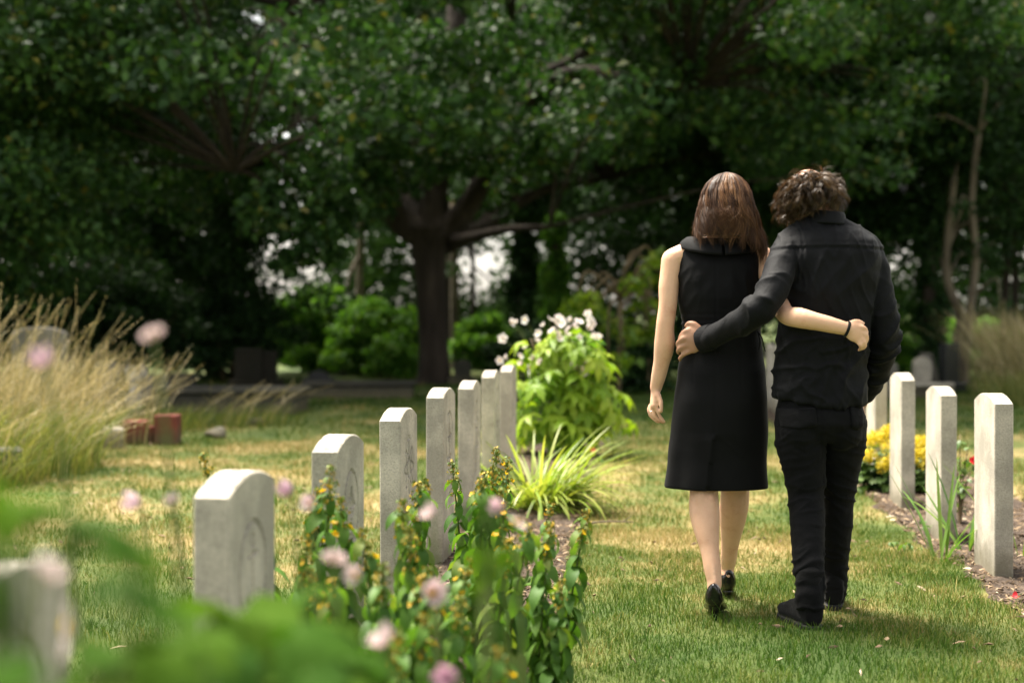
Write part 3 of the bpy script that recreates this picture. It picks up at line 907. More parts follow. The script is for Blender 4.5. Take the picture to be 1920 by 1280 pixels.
def oak_keep(p):
    x, y, z = p
    px = 960 + x / y * FPX; py = 590 - (z - CAMZ) / y * FPX
    r = math.hypot(x - tb.x, y - TD)
    zlow = 3.75 - 0.22 * max(0, r - 4.5)                       # boughs hang lower toward the rim
    if x < -3 and y < TD + 1: zlow -= 0.75                      # the drooping left side
    if y < 22 and -3.9 < x < -2.3 and z > 4.3: return False      # the open place before the upper left limb
    if y < 21.6 and 0.1 < x < 1.7 and 4.0 < z < 5.2: return False  # and before the right limb
    return z > max(2.3, zlow)
oak_c = np.array([tb.x + 0.2, TD - 0.5, 6.6])
cl = shell_clumps(oak_c, (9.4, 8.6, 5.0), 560, 0.72, 210, 0.35, 2.3, 7.4, oak_keep)
cl_up = shell_clumps(oak_c + [0, 0, 1.5], (9.4, 8.6, 7.0), 62, 1.4, 120, 0.5, 7.6, 15)
# hanging sprays on the left of the trunk
for (x, y, d, r, n) in ((640, 400, 19.5, .5, 300), (600, 470, 19, .42, 260), (560, 430, 18.6, .5, 280), (650, 340, 20, .6, 320), (540, 490, 19, .3, 150),
                        (690, 300, 20, .5, 260), (600, 330, 19, .6, 320), (730, 190, 19.5, .5, 260), (560, 360, 18.6, .6, 300), (500, 400, 18.6, .5, 260), (760, 330, 21, .5, 240), (830, 300, 21, .45, 220), (900, 290, 21, .5, 240), (960, 330, 21.5, .45, 200), (740, 250, 20, .55, 280), (870, 215, 20, .5, 240), (1010, 285, 21.5, .5, 220), (700, 385, 21.5, .4, 160), (930, 400, 24.5, .4, 140), (1090, 260, 20.5, .6, 260)):
    c = P(x, y, d); cl.append((np.array(c), (r, r, r * .7), n))
me_up = ('upper_crown', cl_up, 0.30, 'oak_leaf')
make_tree((tb.x, TD), 'big old spreading tree with a thick dark forked trunk in the middle', limbs, trunk_pts, trunk_r, cl, 0.15, 'oak_leaf', name='spreading_tree', extra=[me_up])

def simple_tree(x, y, label, h_tr, r_tr, c, R3, n, rad, cnt, L, leaf, bark='bark', zmin=0.8, zmax=9, lean=(0, 0), name='tree', group=None, lo=0.4, keep=None, upper=True, **kw):
    base = Vector((x, y, -0.1)); top = Vector((x + lean[0], y + lean[1], h_tr))
    mid = base.lerp(top, 0.5) + Vector((random.uniform(-.12, .12), 0, 0))
    tp = [base, base.lerp(mid, 0.25), mid, top]
    c = np.asarray(c, float)
    limbs = []
    for k in range(6):
        a = k * 1.05 + random.random()
        e = Vector(c) + Vector((math.cos(a) * R3[0] * .6, math.sin(a) * R3[1] * .6, R3[2] * random.uniform(-.35, .4)))
        s = base.lerp(top, random.uniform(.6, .98))
        limbs.append(([s, s.lerp(e, .5) + Vector((0, 0, .3)), e], r_tr * .5, r_tr * .15))
    cl = shell_clumps(c, R3, n, rad, cnt, lo, zmin, zmax, keep)
    ex = [('upper_crown', shell_clumps(c + [0, 0, 1.0], (R3[0], R3[1], R3[2]), 22, rad * 2, 110, .5, zmax, 30), L * 2.2, leaf)] if upper else None
    return make_tree((x, y), label, limbs, tp, [r_tr * 1.35, r_tr, r_tr * .85, r_tr * .55], cl, L, leaf, bark, name=name, group=group, extra=ex, **kw)

GB = 'trees around the graveyard'
simple_tree(-8.6, 20.0, 'dense dark green tree filling the upper left of the view', 5, .28, (-7.4, 19.0, 4.8), (3.9, 3.4, 3.6), 250, .62, 190, .13, 'oak_leaf', zmin=1.2, zmax=7, group=GB)
simple_tree(-7.6, 26.0, 'dark tree standing between the left tree and the big trunk', 4, .22, (-6.0, 26.0, 3.2), (3.0, 2.4, 2.9), 170, .6, 170, .12, 'dark_leaf', zmin=.5, zmax=8, group=GB, keep=lambda p: not (p[0] > -4.4 and p[2] > 1.6))
simple_tree(6.0, 28.0, 'tall dark tree rising behind the couple', 6, .28, (4.9, 27.5, 6.8), (4.4, 3.2, 4.8), 250, .7, 170, .14, 'dark_leaf', zmin=2.0, zmax=7.4, group=GB, keep=lambda p: not (4.0 < p[0] < 5.2 and 4.3 < p[2] < 5.4))
simple_tree(10.4, 26.5, 'dark tree with bare grey lower trunk at the right edge', 5, .15, (9.0, 26.5, 5.6), (4.6, 3.2, 4.2), 240, .7, 180, .14, 'dark_leaf', zmin=2.2, zmax=7, group=GB, lean=(-.6, 0))
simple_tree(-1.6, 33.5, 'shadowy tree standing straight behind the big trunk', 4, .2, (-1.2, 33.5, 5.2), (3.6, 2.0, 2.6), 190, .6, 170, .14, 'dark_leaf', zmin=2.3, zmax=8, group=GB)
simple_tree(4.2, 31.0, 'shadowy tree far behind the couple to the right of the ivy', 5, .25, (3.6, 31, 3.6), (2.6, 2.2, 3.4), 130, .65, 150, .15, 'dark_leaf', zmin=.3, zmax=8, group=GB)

# yews, ivy column, conifer, slim trunks on the right
def column(px, ybase, ytop, d, w, label, leaf, L, n, cat='tree', name='yew', group=None):
    b = P(px, ybase, d); t = P(px, ytop, d)
    tp = [Vector((b.x, d, -0.1)), Vector((b.x, d, t.z * .33)), Vector((b.x, d, t.z * .66)), Vector((t.x, d, t.z))]
    cl = []
    for k in range(n):
        z = rng.uniform(0.15, t.z); f = 1 - 0.35 * z / t.z
        a = rng.uniform(0, 6.28); rr = w * f * rng.uniform(.2, .8)
        cl.append((np.array([b.x + math.cos(a) * rr, d + math.sin(a) * rr, z]), (w * .38, w * .38, w * .55), 110))
    return make_tree((b.x, d), label, [], tp, [w * .35, w * .3, w * .25, w * .12], cl, L, leaf, name=name, group=group, twig_every=0, out=.9, up=.1)
column(1742, 722, 380, 25.5, .38, 'dark ivied column of a yew right of the man', 'dark_leaf', .09, 55)
column(1648, 722, 560, 27, .34, "low dark yew just right of the man's elbow", 'dark_leaf', .09, 40)
column(1040, 722, 410, 28, .36, 'bright green ivy clad trunk rising behind the white flowered bush', 'mid_leaf', .11, 60, name='ivy_clad_tree')
column(985, 722, 340, 33, .55, 'dark conifer left of the ivy clad trunk', 'dark_leaf', .12, 60, name='conifer')

def slim(pts, r0, r1, label, bark='pale_bark', leaf=None, ncl=0, L=.1, rad=.3, cnt=70, name='slim_tree', group=None):
    pts = [P(*p) for p in pts]
    pts[0].z = -0.1
    cl = []
    for k in range(ncl):
        i = rng.integers(max(1, len(pts) // 3), len(pts)); p = pts[i]
        cl.append((np.array(p) + rng.normal(size=3) * rad * 1.5, (rad, rad, rad * .6), cnt))
    n = len(pts)
    return make_tree((pts[0].x, pts[0].y), label, [], pts, [r0 + (r1 - r0) * i / (n - 1) for i in range(n)], cl, L, leaf or 'dark_leaf', bark, name=name, group=group, twig_every=1)
GS = 'slim bare trunks at the wood edge'
slim([(1793, 722, 24), (1795, 650, 24), (1800, 590, 24), (1778, 530, 24), (1775, 470, 24), (1790, 330, 24)], .10, .05, 'slim pale trunk bent like an elbow behind the black granite headstone', ncl=6, group=GS)
slim([(1808, 722, 23.5), (1812, 640, 23.5), (1822, 560, 23.5), (1830, 470, 23.5), (1822, 380, 23.5), (1835, 250, 23.5)], .085, .045, 'slim pale trunk leaning right of the bent one', ncl=6, group=GS)
slim([(1885, 722, 27), (1884, 600, 27), (1888, 480, 27), (1886, 300, 27)], .085, .05, 'straight thin dark trunk second from the right edge', 'bark', ncl=5, group=GS)
slim([(1902, 722, 28), (1904, 580, 28), (1903, 440, 28), (1900, 300, 28)], .085, .05, 'straight thin dark trunk nearest the right edge', 'bark', ncl=5, group=GS)
slim([(888, 715, 31), (886, 620, 31), (887, 500, 31), (884, 380, 31)], .07, .035, 'very thin dark trunk standing right of the big trunk', 'bark', ncl=3, group=GS)
slim([(854, 715, 30), (853, 600, 30), (851, 480, 30), (850, 380, 30)], .11, .07, 'pale brown straight trunk half hidden by the big trunk', 'pale_bark', ncl=3, group=GS)
slim([(672, 715, 30), (673, 600, 30), (675, 480, 30), (678, 380, 30)], .10, .06, 'pale straight trunk above the bright shrubs left of the big trunk', 'pale_bark', ncl=3, group=GS)
slim([(1160, 715, 19.5), (1162, 620, 19.5), (1165, 560, 19.5), (1172, 505, 19.5)], .03, .012, 'lime green sapling standing left of the woman', 'brown_stem', 'lime_leaf', 16, .16, .22, 26, name='sapling')
slim([(1215, 715, 20.5), (1217, 640, 20.5), (1214, 590, 20.5), (1220, 560, 20.5)], .025, .01, "small lime sapling close behind the woman's bare left arm", 'brown_stem', 'lime_leaf', 9, .14, .2, 24, name='sapling')

def shrub(px, ybase, d, w, h, label, leaf, L, n, cnt, rad=.3, name='shrub', group='shrubs below the trees', depth=None):
    b = P(px, ybase, d)
    root = empty(name, (b.x, d, 0), label, 'shrub', group)
    cl = shell_clumps((0, 0, h * .42), (w / 2, (depth or w) / 2, h * .58), n, rad, cnt, .35, .08)
    g = Geo()
    for c, _, _ in cl[::3]:
        c = Vector(c); g.tube([(c.x * .2, c.y * .2, -.05), (c.x * .5, c.y * .5, c.z * .5), c], [.025, .016, .006], 5, 3, None, False)
    link('stems', g.mesh('stems', MAT['brown_stem'], True), root)
    link('foliage', crown_mesh('foliage', MAT[leaf], cl, L), root)
    return root
shrub(600, 712, 28.5, 2.3, 1.75, 'wide bright green shrub left of the big trunk', 'mid_leaf', .14, 90, 110)
shrub(705, 712, 27, 1.8, 1.5, 'bright green shrub touching the left side of the big trunk', 'mid_leaf', .14, 70, 110)
shrub(740, 715, 25.6, 1.1, .8, 'low green shrub at the left foot of the big trunk', 'mid_leaf', .12, 36, 100, .22)
shrub(905, 715, 30, 1.3, 1.15, 'yellowish green shrub right of the big trunk', 'mid_leaf', .13, 44, 100, .25)
shrub(950, 715, 27, .9, .7, 'low dull green shrub behind the last left headstones', 'dark_leaf', .1, 30, 100, .2)
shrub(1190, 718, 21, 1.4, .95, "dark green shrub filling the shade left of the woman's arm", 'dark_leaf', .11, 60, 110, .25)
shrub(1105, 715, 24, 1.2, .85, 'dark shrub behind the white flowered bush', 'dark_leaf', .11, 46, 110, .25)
shrub(1690, 720, 28, .8, .7, 'green shrub showing just right of the man', 'mid_leaf', .11, 30, 90, .2)
shrub(1830, 705, 30, 2.0, 1.0, 'green undergrowth behind the dry grass on the right', 'mid_leaf', .12, 50, 90, .25)
shrub(420, 715, 24.5, 2.4, 1.75, 'dark rounded yew bush above the two slab headstones', 'dark_leaf', .085, 110, 170, .28, name='yew_bush')
shrub(230, 715, 22.5, 2.6, 2.1, 'dark bush rising behind the dry grass', 'dark_leaf', .10, 110, 150, .3)
shrub(50, 715, 21.5, 2.4, 2.2, 'black green bush at the far left behind the dry grass', 'dark_leaf', .10, 100, 150, .3)
shrub(790, 715, 34, 1.5, 1.3, 'pale green shrub glimpsed far behind the trunk', 'lime_leaf', .14, 40, 90, .25)
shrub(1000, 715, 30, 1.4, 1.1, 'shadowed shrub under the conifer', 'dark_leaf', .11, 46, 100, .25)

# far wood closing the view, with a low stretch where the sky shows
def far_wood():
    cl = []
    for a in np.arange(-1020, 1021, 30):
        u = a / FPX
        px = 960 + a
        top = 11.0
        if 440 < px < 620: top = 1.2
        elif 855 < px < 945: top = 1.3
        elif 1675 < px < 1715: top = 2.2
        elif 1370 < px < 1480: top = 5.0
        for k in range(int(18 * min(1, top / 9) + 3)):
            d = rng.uniform(38, 50); z = rng.uniform(0.2, top)
            cl.append((np.array([u * d + rng.normal() * .4, d, z]), (1.1, 1.1, .9), 85))
    o = link('far_wood', crown_mesh('far_wood', MAT['far_leaf'], cl, .26))
    tag(o, 'dark far wood closing the view behind the trees', 'wood', kind='stuff')
far_wood()

# ------------------------------------------------------------------ tall dry grass
def stalks(cx, cy, rx, ry, n, hr, lean, width, straw_dir, seed_head=True):
    """Arching stalks, the longer ones with a feathery head."""
    k = 6
    x = cx + rng.uniform(-1, 1, n) * rx; y = cy + rng.uniform(-1, 1, n) * ry
    ok = ((x - cx) / rx) ** 2 + ((y - cy) / ry) ** 2 < 1
    x, y = x[ok], y[ok]; n = len(x)
    h = rng.uniform(*hr, n)
    th = straw_dir + rng.normal(size=n) * .85
    ln = h * np.abs(rng.normal(lean, .22, n))
    d = np.stack([np.cos(th), np.sin(th), np.zeros(n)], 1)
    base = np.stack([x, y, np.full(n, -.02)], 1)
    ph = rng.uniform(0, 6.28, n); w = np.stack([np.cos(ph), np.sin(ph) * .4, np.zeros(n)], 1)
    w = unit(w) * width / 2
    Vs, Fs = [], []
    for i in range(k):
        t = i / (k - 1)
        p = base + d * (ln * t ** 2.0)[:, None] + np.array([0, 0, 1.0]) * (h * (t - .16 * t ** 3 * np.minimum(1.6, ln / h)))[:, None]
        Vs += [p - w * (1 - .6 * t), p + w * (1 - .6 * t)]
    V = np.stack(Vs, 1)
    b = np.arange(n)[:, None] * (2 * k)
    F = np.concatenate([(b + [2 * i, 2 * i + 1, 2 * i + 3, 2 * i + 2])[:, None] for i in range(k - 1)], 1).reshape(-1, 4)
    col = rng.random(n)
    r = np.repeat(col, k - 1)
    out = [(V.reshape(-1, 3), F, r)]
    if seed_head:
        s = h > np.quantile(h, .45)
        m = 44
        tip, pre = V[s, 2 * k - 2], V[s, 2 * k - 6]
        ax = tip - pre
        idx = np.repeat(np.arange(len(tip)), m)
        t = np.tile(np.linspace(0.15, 1.08, m), len(tip))
        c = pre[idx] + ax[idx] * t[:, None] + rng.normal(size=(len(idx), 3)) * .004
        a = unit(ax)[idx]; L = .020
        sd = unit(rng.normal(size=(len(idx), 3))) * .0030
        dv = unit(a + rng.normal(size=a.shape) * .2) * L
        V2 = np.stack([c - dv * .5, c + sd, c + dv * .5, c - sd], 1).reshape(-1, 3)
        out.append((V2, np.arange(len(idx) * 4).reshape(-1, 4), np.clip(np.repeat(col[s], m) * .5 + .45, 0, 1)))
    return out

def meadow(name, label, straw, rank):
    parts = sum((stalks(*a) for a in straw), [])
    V, F, r = join(parts)
    o = tag(link(name, mesh_np(name, V, F, MAT['straw'], r)), label, 'grass', kind='stuff')
    parts = sum((stalks(*a, seed_head=False) for a in rank), [])
    V, F, r = join(parts)
    tag(link('rank_grass', mesh_np('rank_grass', V, F, MAT['rank_grass'], r)), label.replace('tall straw coloured', 'green blades under the tall straw coloured'), 'grass', kind='stuff')
meadow('tall_grass', 'tall straw coloured seeding grass on the left side',
       [(-4.2, 10.9, 0.95, 1.5, 1000, (.4, .9), .36, .005, 0.0), (-4.15, 10.8, 0.8, 1.2, 170, (.9, 1.4), .36, .0055, 0), (-3.6, 10.5, .5, .8, 300, (.3, .75), .75, .005, -.15), (-3.5, 9.9, .4, .4, 60, (.4, .7), 1.2, .005, .0), (-4.7, 12.4, 1.6, 1.5, 900, (.4, .95), .4, .006, 0.2)],
       [(-4.05, 10.2, 1.05, 1.2, 4200, (.12, .6), .6, .007, -.4), (-3.7, 13.8, .7, 1.0, 900, (.08, .3), .5, .008, -.4), (-3.6, 9.4, .45, .35, 900, (.1, .35), .7, .006, -.6)])
meadow('tall_grass', 'tall straw coloured seeding grass on the right side',
       [(7.9, 19.4, 1.5, 1.3, 1900, (.6, 1.25), .35, .010, 2.6), (8.3, 21, 1.5, 1.6, 900, (.6, 1.4), .35, .01, 2.6)],
       [(7.7, 18.4, 1.6, .9, 2700, (.15, .5), .5, .012, 2.6), (7.6, 17.8, 1.8, .6, 1200, (.1, .35), .5, .012, 2.6)])
meadow('tall_grass', 'tall straw coloured tuft beside the ledger tomb',
       [(-2.85, 14.6, .5, .35, 80, (.2, .55), .8, .006, -.3)],
       [(-2.9, 14.4, .8, .4, 700, (.1, .3), .6, .007, -.3)])
# ------------------------------------------------------------------ bed plants
def leaf_blade(name, mat, L, W, droop, fold=0.25, seg=5, profile=None, wave=0.0):
    """Leaf along +X from the origin, bent downwards, with a folded midrib."""
    V, F = [], []
    prof = profile or (lambda t: math.sin(math.pi * min(1, t * 0.92 + 0.08)) ** 0.8)
    x = z = 0.0
    for i in range(seg + 1):
        t = i / seg
        if i:
            a = droop * t; x += L / seg * math.cos(a); z -= L / seg * math.sin(a)
        w = W / 2 * (prof(t) if i < seg else 0.06)
        wv = wave * math.sin(t * 9)
        V += [(x, -w, z + w * fold + wv), (x, 0, z), (x, w, z + w * fold - wv)]
    for i in range(seg):
        a = i * 3
        F += [(a, a + 3, a + 4, a + 1), (a + 1, a + 4, a + 5, a + 2)]
    return mesh_py(name, V, F, mat, True)

def lobed_leaf(name, mat, S, lobes=5, cut=0.5, bend=0.35, teeth=0.06):
    """Hand-shaped leaf with pointed lobes, drooping away from the stalk."""
    V = [(0, 0, 0)]; n = lobes * 8
    for k in range(n + 1):
        a = -2.45 + 4.9 * k / n
        ph = (k / n) * lobes
        tri = abs((ph % 1) - .5) * 2
        r = S * (1 - cut * tri ** 0.8) * (0.62 + .38 * math.cos(a * .55)) * (1 + teeth * (-1) ** k)
        x, y = r * math.cos(a), r * math.sin(a)
        V.append((x, y, -bend * (x * x + y * y) / S + 0.05 * S * math.cos(ph * 6.28)))
    # inner ring for curvature
    m = len(V)
    for k in range(n + 1):
        x, y, z = V[1 + k]; V.append((x * .5, y * .5, -bend * (x * x + y * y) * .25 / S + .02 * S * math.cos((k / n) * lobes * 6.28)))
    F = []
    for k in range(n):
        F.append((0, m + k, m + k + 1)); F.append((m + k, 1 + k, 2 + k, m + k + 1))
    return mesh_py(name, V, F, mat, True)

def petal_flower(name, mat, r, n=5, cup=0.2, roundness=.75):
    V, F = [], []
    for p in range(n):
        a = 2 * math.pi * p / n + random.uniform(-.08, .08)
        ca, sa = math.cos(a), math.sin(a); b = len(V)
        for i in range(5):
            t = i / 4
            w = r * roundness * math.sin(math.pi * (0.12 + .80 * t)) ** .8 * .62
            for s in (-1, 0, 1):
                x, y = r * (.08 + .92 * t), s * w
                V.append((x * ca - y * sa, x * sa + y * ca, cup * r * t * t * 1.2 + abs(s) * .08 * r + p * .0004))
        for i in range(4):
            for s in range(2):
                q = b + i * 3 + s; F.append((q, q + 3, q + 4, q + 1))
    return mesh_py(name, V, F, mat, True)

def boss(name, mat, r):
    g = Geo(); g.ball((0, 0, r * .4), (r, r, r * .7), None, 8, 5)
    return g.mesh(name, mat, True)

def bud_cloud(name, mat, n, R3, s, c=(0, 0, 0)):
    """Small buds and florets crowded on a spike."""
    v = unit(rng.normal(size=(n, 3))) * (rng.random(n) ** .5)[:, None] * np.asarray(R3) + np.asarray(c)
    V, F, r = leaves(v, unit(v - np.asarray(c)), s, .75, .3, .8, .6, .1)
    return mesh_np(name, V, F, mat, r)

def copy_tree(o, parent=None):
    c = o.copy(); COL.objects.link(c); c.parent = parent
    for ch in list(o.children): copy_tree(ch, c)
    return c

# yellow loosestrife
SL = [leaf_blade('leaf', MAT['strife_leaf'], L, W, d, .3, 5, wave=.002) for L, W, d in ((.105, .042, 1.3), (.095, .038, 1.8), (.115, .046, 1.6), (.08, .034, 1.0))]
YF = [petal_flower('flower', MAT['yellow'], r, 5, c) for r, c in ((.010, .35), (.012, .2), (.009, .7))]
def strife_proto(h, yellow, seed):
    rs = random.Random(seed)
    root = empty('loosestrife', (0, 0, 0), 'yellow loosestrife', 'plant')
    g = Geo()
    bend = Vector((rs.uniform(-.05, .05), rs.uniform(-.05, .05), 0))
    pts = [Vector((0, 0, -.03)), Vector((0, 0, h * .35)) + bend * .3, Vector((0, 0, h * .7)) + bend * .8, Vector((0, 0, h)) + bend * 1.3]
    g.tube(pts, [.0045, .004, .0035, .002], 6, 4, None, False)
    link('stem', g.mesh('stem', MAT['stem'], True), root)
    z = h * .16; k = 0
    while z < h * .97:
        t = z / h; p = Vector((0, 0, z)) + bend * (1.3 * t * t)
        nl = 4 if t < .7 else 3
        for j in range(nl):
            a = k * 1.05 + j * 2 * math.pi / nl + rs.uniform(-.35, .35)
            sc = (1.15 - .50 * max(0, t - .45) / .55) * rs.uniform(.75, 1.2)
            link('leaf', rs.choice(SL), root, p, (rs.uniform(-.4, .4), rs.uniform(-.15, .6), a), sc)
        z += rs.uniform(.036, .052); k += 1
    for zz, rr, nb in ((h * 1.0, .017, 40), (h * .955, .024, 46), (h * .90, .028, 40), (h * .84, .029, 24)):
        p = Vector((0, 0, zz)) + bend * (1.3 * (zz / h) ** 2)
        link('flower_bud', bud_cloud('flower_bud', MAT['bud'], nb, (rr, rr, .020), .012), root, p)
    for j in range(yellow):
        t = rs.uniform(.72, 1.0); a = rs.uniform(0, 6.28); p = Vector((math.cos(a) * .024, math.sin(a) * .024, h * t)) + bend * (1.3 * t * t)
        link('flower', rs.choice(YF), root, p, (rs.uniform(-.8, .8), rs.uniform(-.9, .9), a))
    return root
protos = [strife_proto(.62, 1, 1), strife_proto(.66, 7, 2), strife_proto(.58, 0, 3), strife_proto(.70, 3, 4)]
strife = [  # photograph place of the tip, distance, proto, label
    (485, 852, 4.1, 1, "loosestrife tip with bright yellow flowers peeping above the anchor headstone"),
    (627, 862, 3.95, 1, 'loosestrife with yellow flowered tip standing against the end of the cross headstone'),
    (950, 775 + 90, 4.8, 3, 'tall loosestrife reaching up beside the pale lily clump'),
    (1055, 940, 4.5, 3, 'loosestrife with orange tip leaning over the soil toward the lawn'),
    (1085, 1085, 3.9, 2, 'short loosestrife hanging furthest out over the lawn edge'),
    (868, 848, 4.6, 3, 'tallest loosestrife in front of the fifth left headstone'),
    (805, 1052, 3.5, 1, 'loosestrife with a bright yellow bloom low between the stems'),
]
for x, y, d, p, lb in (
    (520, 985, 3.75, 0, 'short loosestrife just behind the right edge of the anchor headstone'),
    (545, 905, 4.1, 0, 'loosestrife between the anchor and cross headstones, taller of the two there'),
    (560, 1010, 3.6, 2, 'low loosestrife beneath the mauve bud between the anchor and cross headstones'),
    (600, 935, 4.0, 2, 'loosestrife touching the left corner of the cross headstone'),
    (655, 945, 3.85, 0, 'loosestrife in front of the carved face of the cross headstone'),
    (690, 925, 4.0, 0, 'loosestrife at the right edge of the cross headstone'),
    (735, 905, 4.3, 2, 'loosestrife at the left edge of the speckled fourth headstone'),
    (765, 950, 3.8, 0, 'loosestrife in front of the speckled end of the fourth left headstone'),
    (792, 880, 4.6, 0, 'loosestrife covering the right edge of the fourth left headstone'),
    (845, 905, 4.3, 0, 'loosestrife just left of the tallest one, before the fifth headstone'),
    (890, 880, 4.5, 2, 'loosestrife crowding the right side of the tallest one'),
    (915, 905, 4.2, 0, 'loosestrife in front of the sixth left headstone'),
    (905, 868, 5.0, 3, 'loosestrife farthest back, just before the seventh left headstone'),
    (925, 930, 4.0, 1, 'loosestrife with several open yellow flowers below the seventh headstone'),
    (1000, 960, 4.2, 0, 'loosestrife in front of the lily clump'),
    (960, 990, 3.9, 0, 'loosestrife behind the pale lilac anemone'),
    (880, 975, 3.8, 0, 'loosestrife in the middle of the clump above the blurred leaf pair'),
    (830, 985, 3.6, 2, 'loosestrife behind the whitish anemone bud'),
    (720, 1000, 3.6, 0, 'loosestrife in front of the gap between the cross and fourth headstones'),
    (690, 1050, 3.3, 2, 'short loosestrife behind the small orange pink anemone'),
    (860, 1080, 3.3, 0, 'short loosestrife right of the drooping pink anemone'),
    (780, 1110, 3.1, 0, 'short loosestrife left of the drooping pink anemone'),
    (920, 1130, 3.1, 2, 'low leafy loosestrife near the bottom of the bed, right one of two'),
    (640, 1080, 3.2, 0, 'short loosestrife behind the peach pink anemone'),
    (580, 1075, 3.3, 2, 'short loosestrife beside the foot of the anchor headstone'),
    (850, 1165, 2.9, 0, 'low leafy loosestrife near the bottom of the bed, left one of two'),
    (930, 1010, 3.7, 0, 'leafy loosestrife right of the blurred leaf pair'),
    (745, 1060, 3.35, 2, 'low loosestrife before the foot of the fourth left headstone'),
    (800, 1190, 2.75, 2, 'lowest loosestrife above the bottom edge of the picture'),
    (950, 1215, 2.8, 0, 'low loosestrife at the bottom edge beside the red petals'),
):
    strife.append((x, y, d, p, lb))
used = set()
for x, y, d, p, lb in strife:
    tip = P(x, y, d); hp = (.62, .66, .58, .70)[p]
    sc = max(.5, min(1.25, tip.z / (hp * 1.0)))
    o = protos[p] if p not in used else copy_tree(protos[p])
    used.add(p)
    o.location = (tip.x + random.uniform(-.02, .02), d, 0); o.scale = (max(.85, min(1.05, sc)),) * 2 + (sc,)
    lean = .22 if x > 1040 else random.uniform(-.13, .15)
    o.location.x -= lean * tip.z
    o.rotation_euler = (random.uniform(-.12, .12), lean, random.uniform(0, 6.28)) if abs(lean) < .2 else (0, lean, random.uniform(-.3, .3))
    o['label'] = lb; o['category'] = 'plant'; o['group'] = 'yellow loosestrife plants in the left bed'

# white flowered bush behind the last left headstones
def flowering_bush():
    base = P(1055, 858, GD(858)); d = base.y
    root = empty('flowering_bush', (base.x, d, 0), 'lime green bush with white flowers at the end of the left row', 'bush')
    lm = [lobed_leaf('leaf', MAT['bush_leaf'], s, 5, c, b) for s, c, b in ((.085, .52, .4), (.10, .48, .55), (.075, .55, .3), (.095, .58, .7))]
    inner = crown_mesh('inner_foliage', MAT['mid_leaf'], [((rng.normal() * .13, rng.normal() * .13, z), (.22, .2, .14), 90) for z in np.linspace(.12, .85, 11)], .085)
    o = link('inner_foliage', inner, root); o['kind'] = 'stuff'
    g = Geo()
    for k in range(12):
        a = k * .9; g.tube([(0, 0, -.03), (math.cos(a) * .12, math.sin(a) * .12, .5), (math.cos(a) * .28, math.sin(a) * .25, .95)], [.009, .007, .003], 5, 3, None, False)
    link('stems', g.mesh('stems', MAT['brown_stem'], True), root)
    for k in range(210):
        th, z = random.uniform(0, 2 * math.pi), random.random() ** .85
        if math.sin(th) > .5 and random.random() < .7: th = -th
        zz = .12 + .90 * z
        rr = .43 * (math.sqrt(max(.05, 1 - ((zz - .42) / .66) ** 2))) * random.uniform(.6, 1.12) * (1 + .18 * math.sin(3 * th + 5 * zz))
        p = Vector((rr * math.cos(th) + .02, rr * math.sin(th) * .8, zz))
        link('leaf', random.choice(lm), root, p, (random.uniform(-.35, .35), random.uniform(.1, .95), th + random.uniform(-.5, .5)), random.uniform(1.0, 1.75))
    wf = [petal_flower('flower', MAT['white_petal'], r, 5, c) for r, c in ((.030, .15), (.026, .3), (.022, .8))]
    ctr = boss('flower_centre', MAT['yellow'], .007)
    st = Geo()
    spots = [(965, 590 + 15), (985, 600), (958, 605), (943, 634), (1005, 640), (1010, 625), (1020, 610), (1040, 604), (1048, 596), (1055, 606), (1070, 600), (1075, 612), (1085, 603), (1102, 588), (1107, 598),
             (1103, 614), (1112, 606), (1115, 630), (1120, 632), (1085, 634), (1062, 628), (1045, 625), (1035, 620), (1050, 634), (1066, 616), (1030, 598), (1000, 672), (1017, 662), (985, 652), (1012, 678),
             (993, 690), (990, 702), (975, 668), (1075, 682), (1083, 690), (1090, 692), (1100, 680), (1110, 690), (1065, 695), (1095, 700), (945, 670), (937, 676), (978, 682), (1088, 676), (1070, 690)]
    for i, (x, y) in enumerate(spots):
        q = P(x, y, d + random.uniform(-.33, -.12)) - root.location
        f = link('flower', random.choice(wf), root, q, (random.uniform(.5, 1.5), random.uniform(-.5, .5), random.uniform(0, 6)), random.uniform(1.0, 1.4))
        link('flower_centre', ctr, f, (0, 0, .002))
        e = Vector((q.x * .6, q.y * .5, max(.3, q.z - .28)))
        st.tube([e, (e + q) / 2 + Vector((0, 0, .04)), q], [.003, .0025, .002], 4, 3, None, False)
    link('flower_stalks', st.mesh('flower_stalks', MAT['stem'], True), root)
flowering_bush()

# pale day lily clump
def blade_clump(name, px, py, n, hr, W, spread, mat, label, cat='plant', flat=1.0, d=None, dirbias=None, droops=(1.2, 1.9, 2.5, .7)):
    d = d or GD(py); b = P(px, py, d)
    root = empty(name, (b.x, d, 0), label, cat)
    ms = [leaf_blade('blade', mat, 1.0, W, dr, .5, 8, lambda t: min(1, .55 + t * 2) * (1 - t ** 3) ** .7) for dr in droops]
    for k in range(n):
        a = random.uniform(0, 6.28); r = spread * math.sqrt(random.random())
        if dirbias is not None and random.random() < .45: az = dirbias + random.uniform(-.9, .9)
        else: az = a + random.uniform(-.5, .5)
        h = random.uniform(*hr)
        pitch = -random.uniform(.75, 1.4) * flat
        o = link('blade', random.choice(ms), root, (r * math.cos(a), r * math.sin(a), -.01), (random.uniform(-.25, .25), pitch, az), (h, 1, h))
    return root
blade_clump('day_lily', 1010, 955, 295, (.38, .68), .017, .17, MAT['lily_blade'], 'pale lime clump of arching grassy lily blades before the white flowered bush', dirbias=-.3)
blade_clump('iris', 1762, 1050, 11, (.35, .52), .018, .05, MAT['iris_blade'], 'clump of green iris blades before the second right headstone', flat=1.1, droops=(.15, .3, .6, .9))
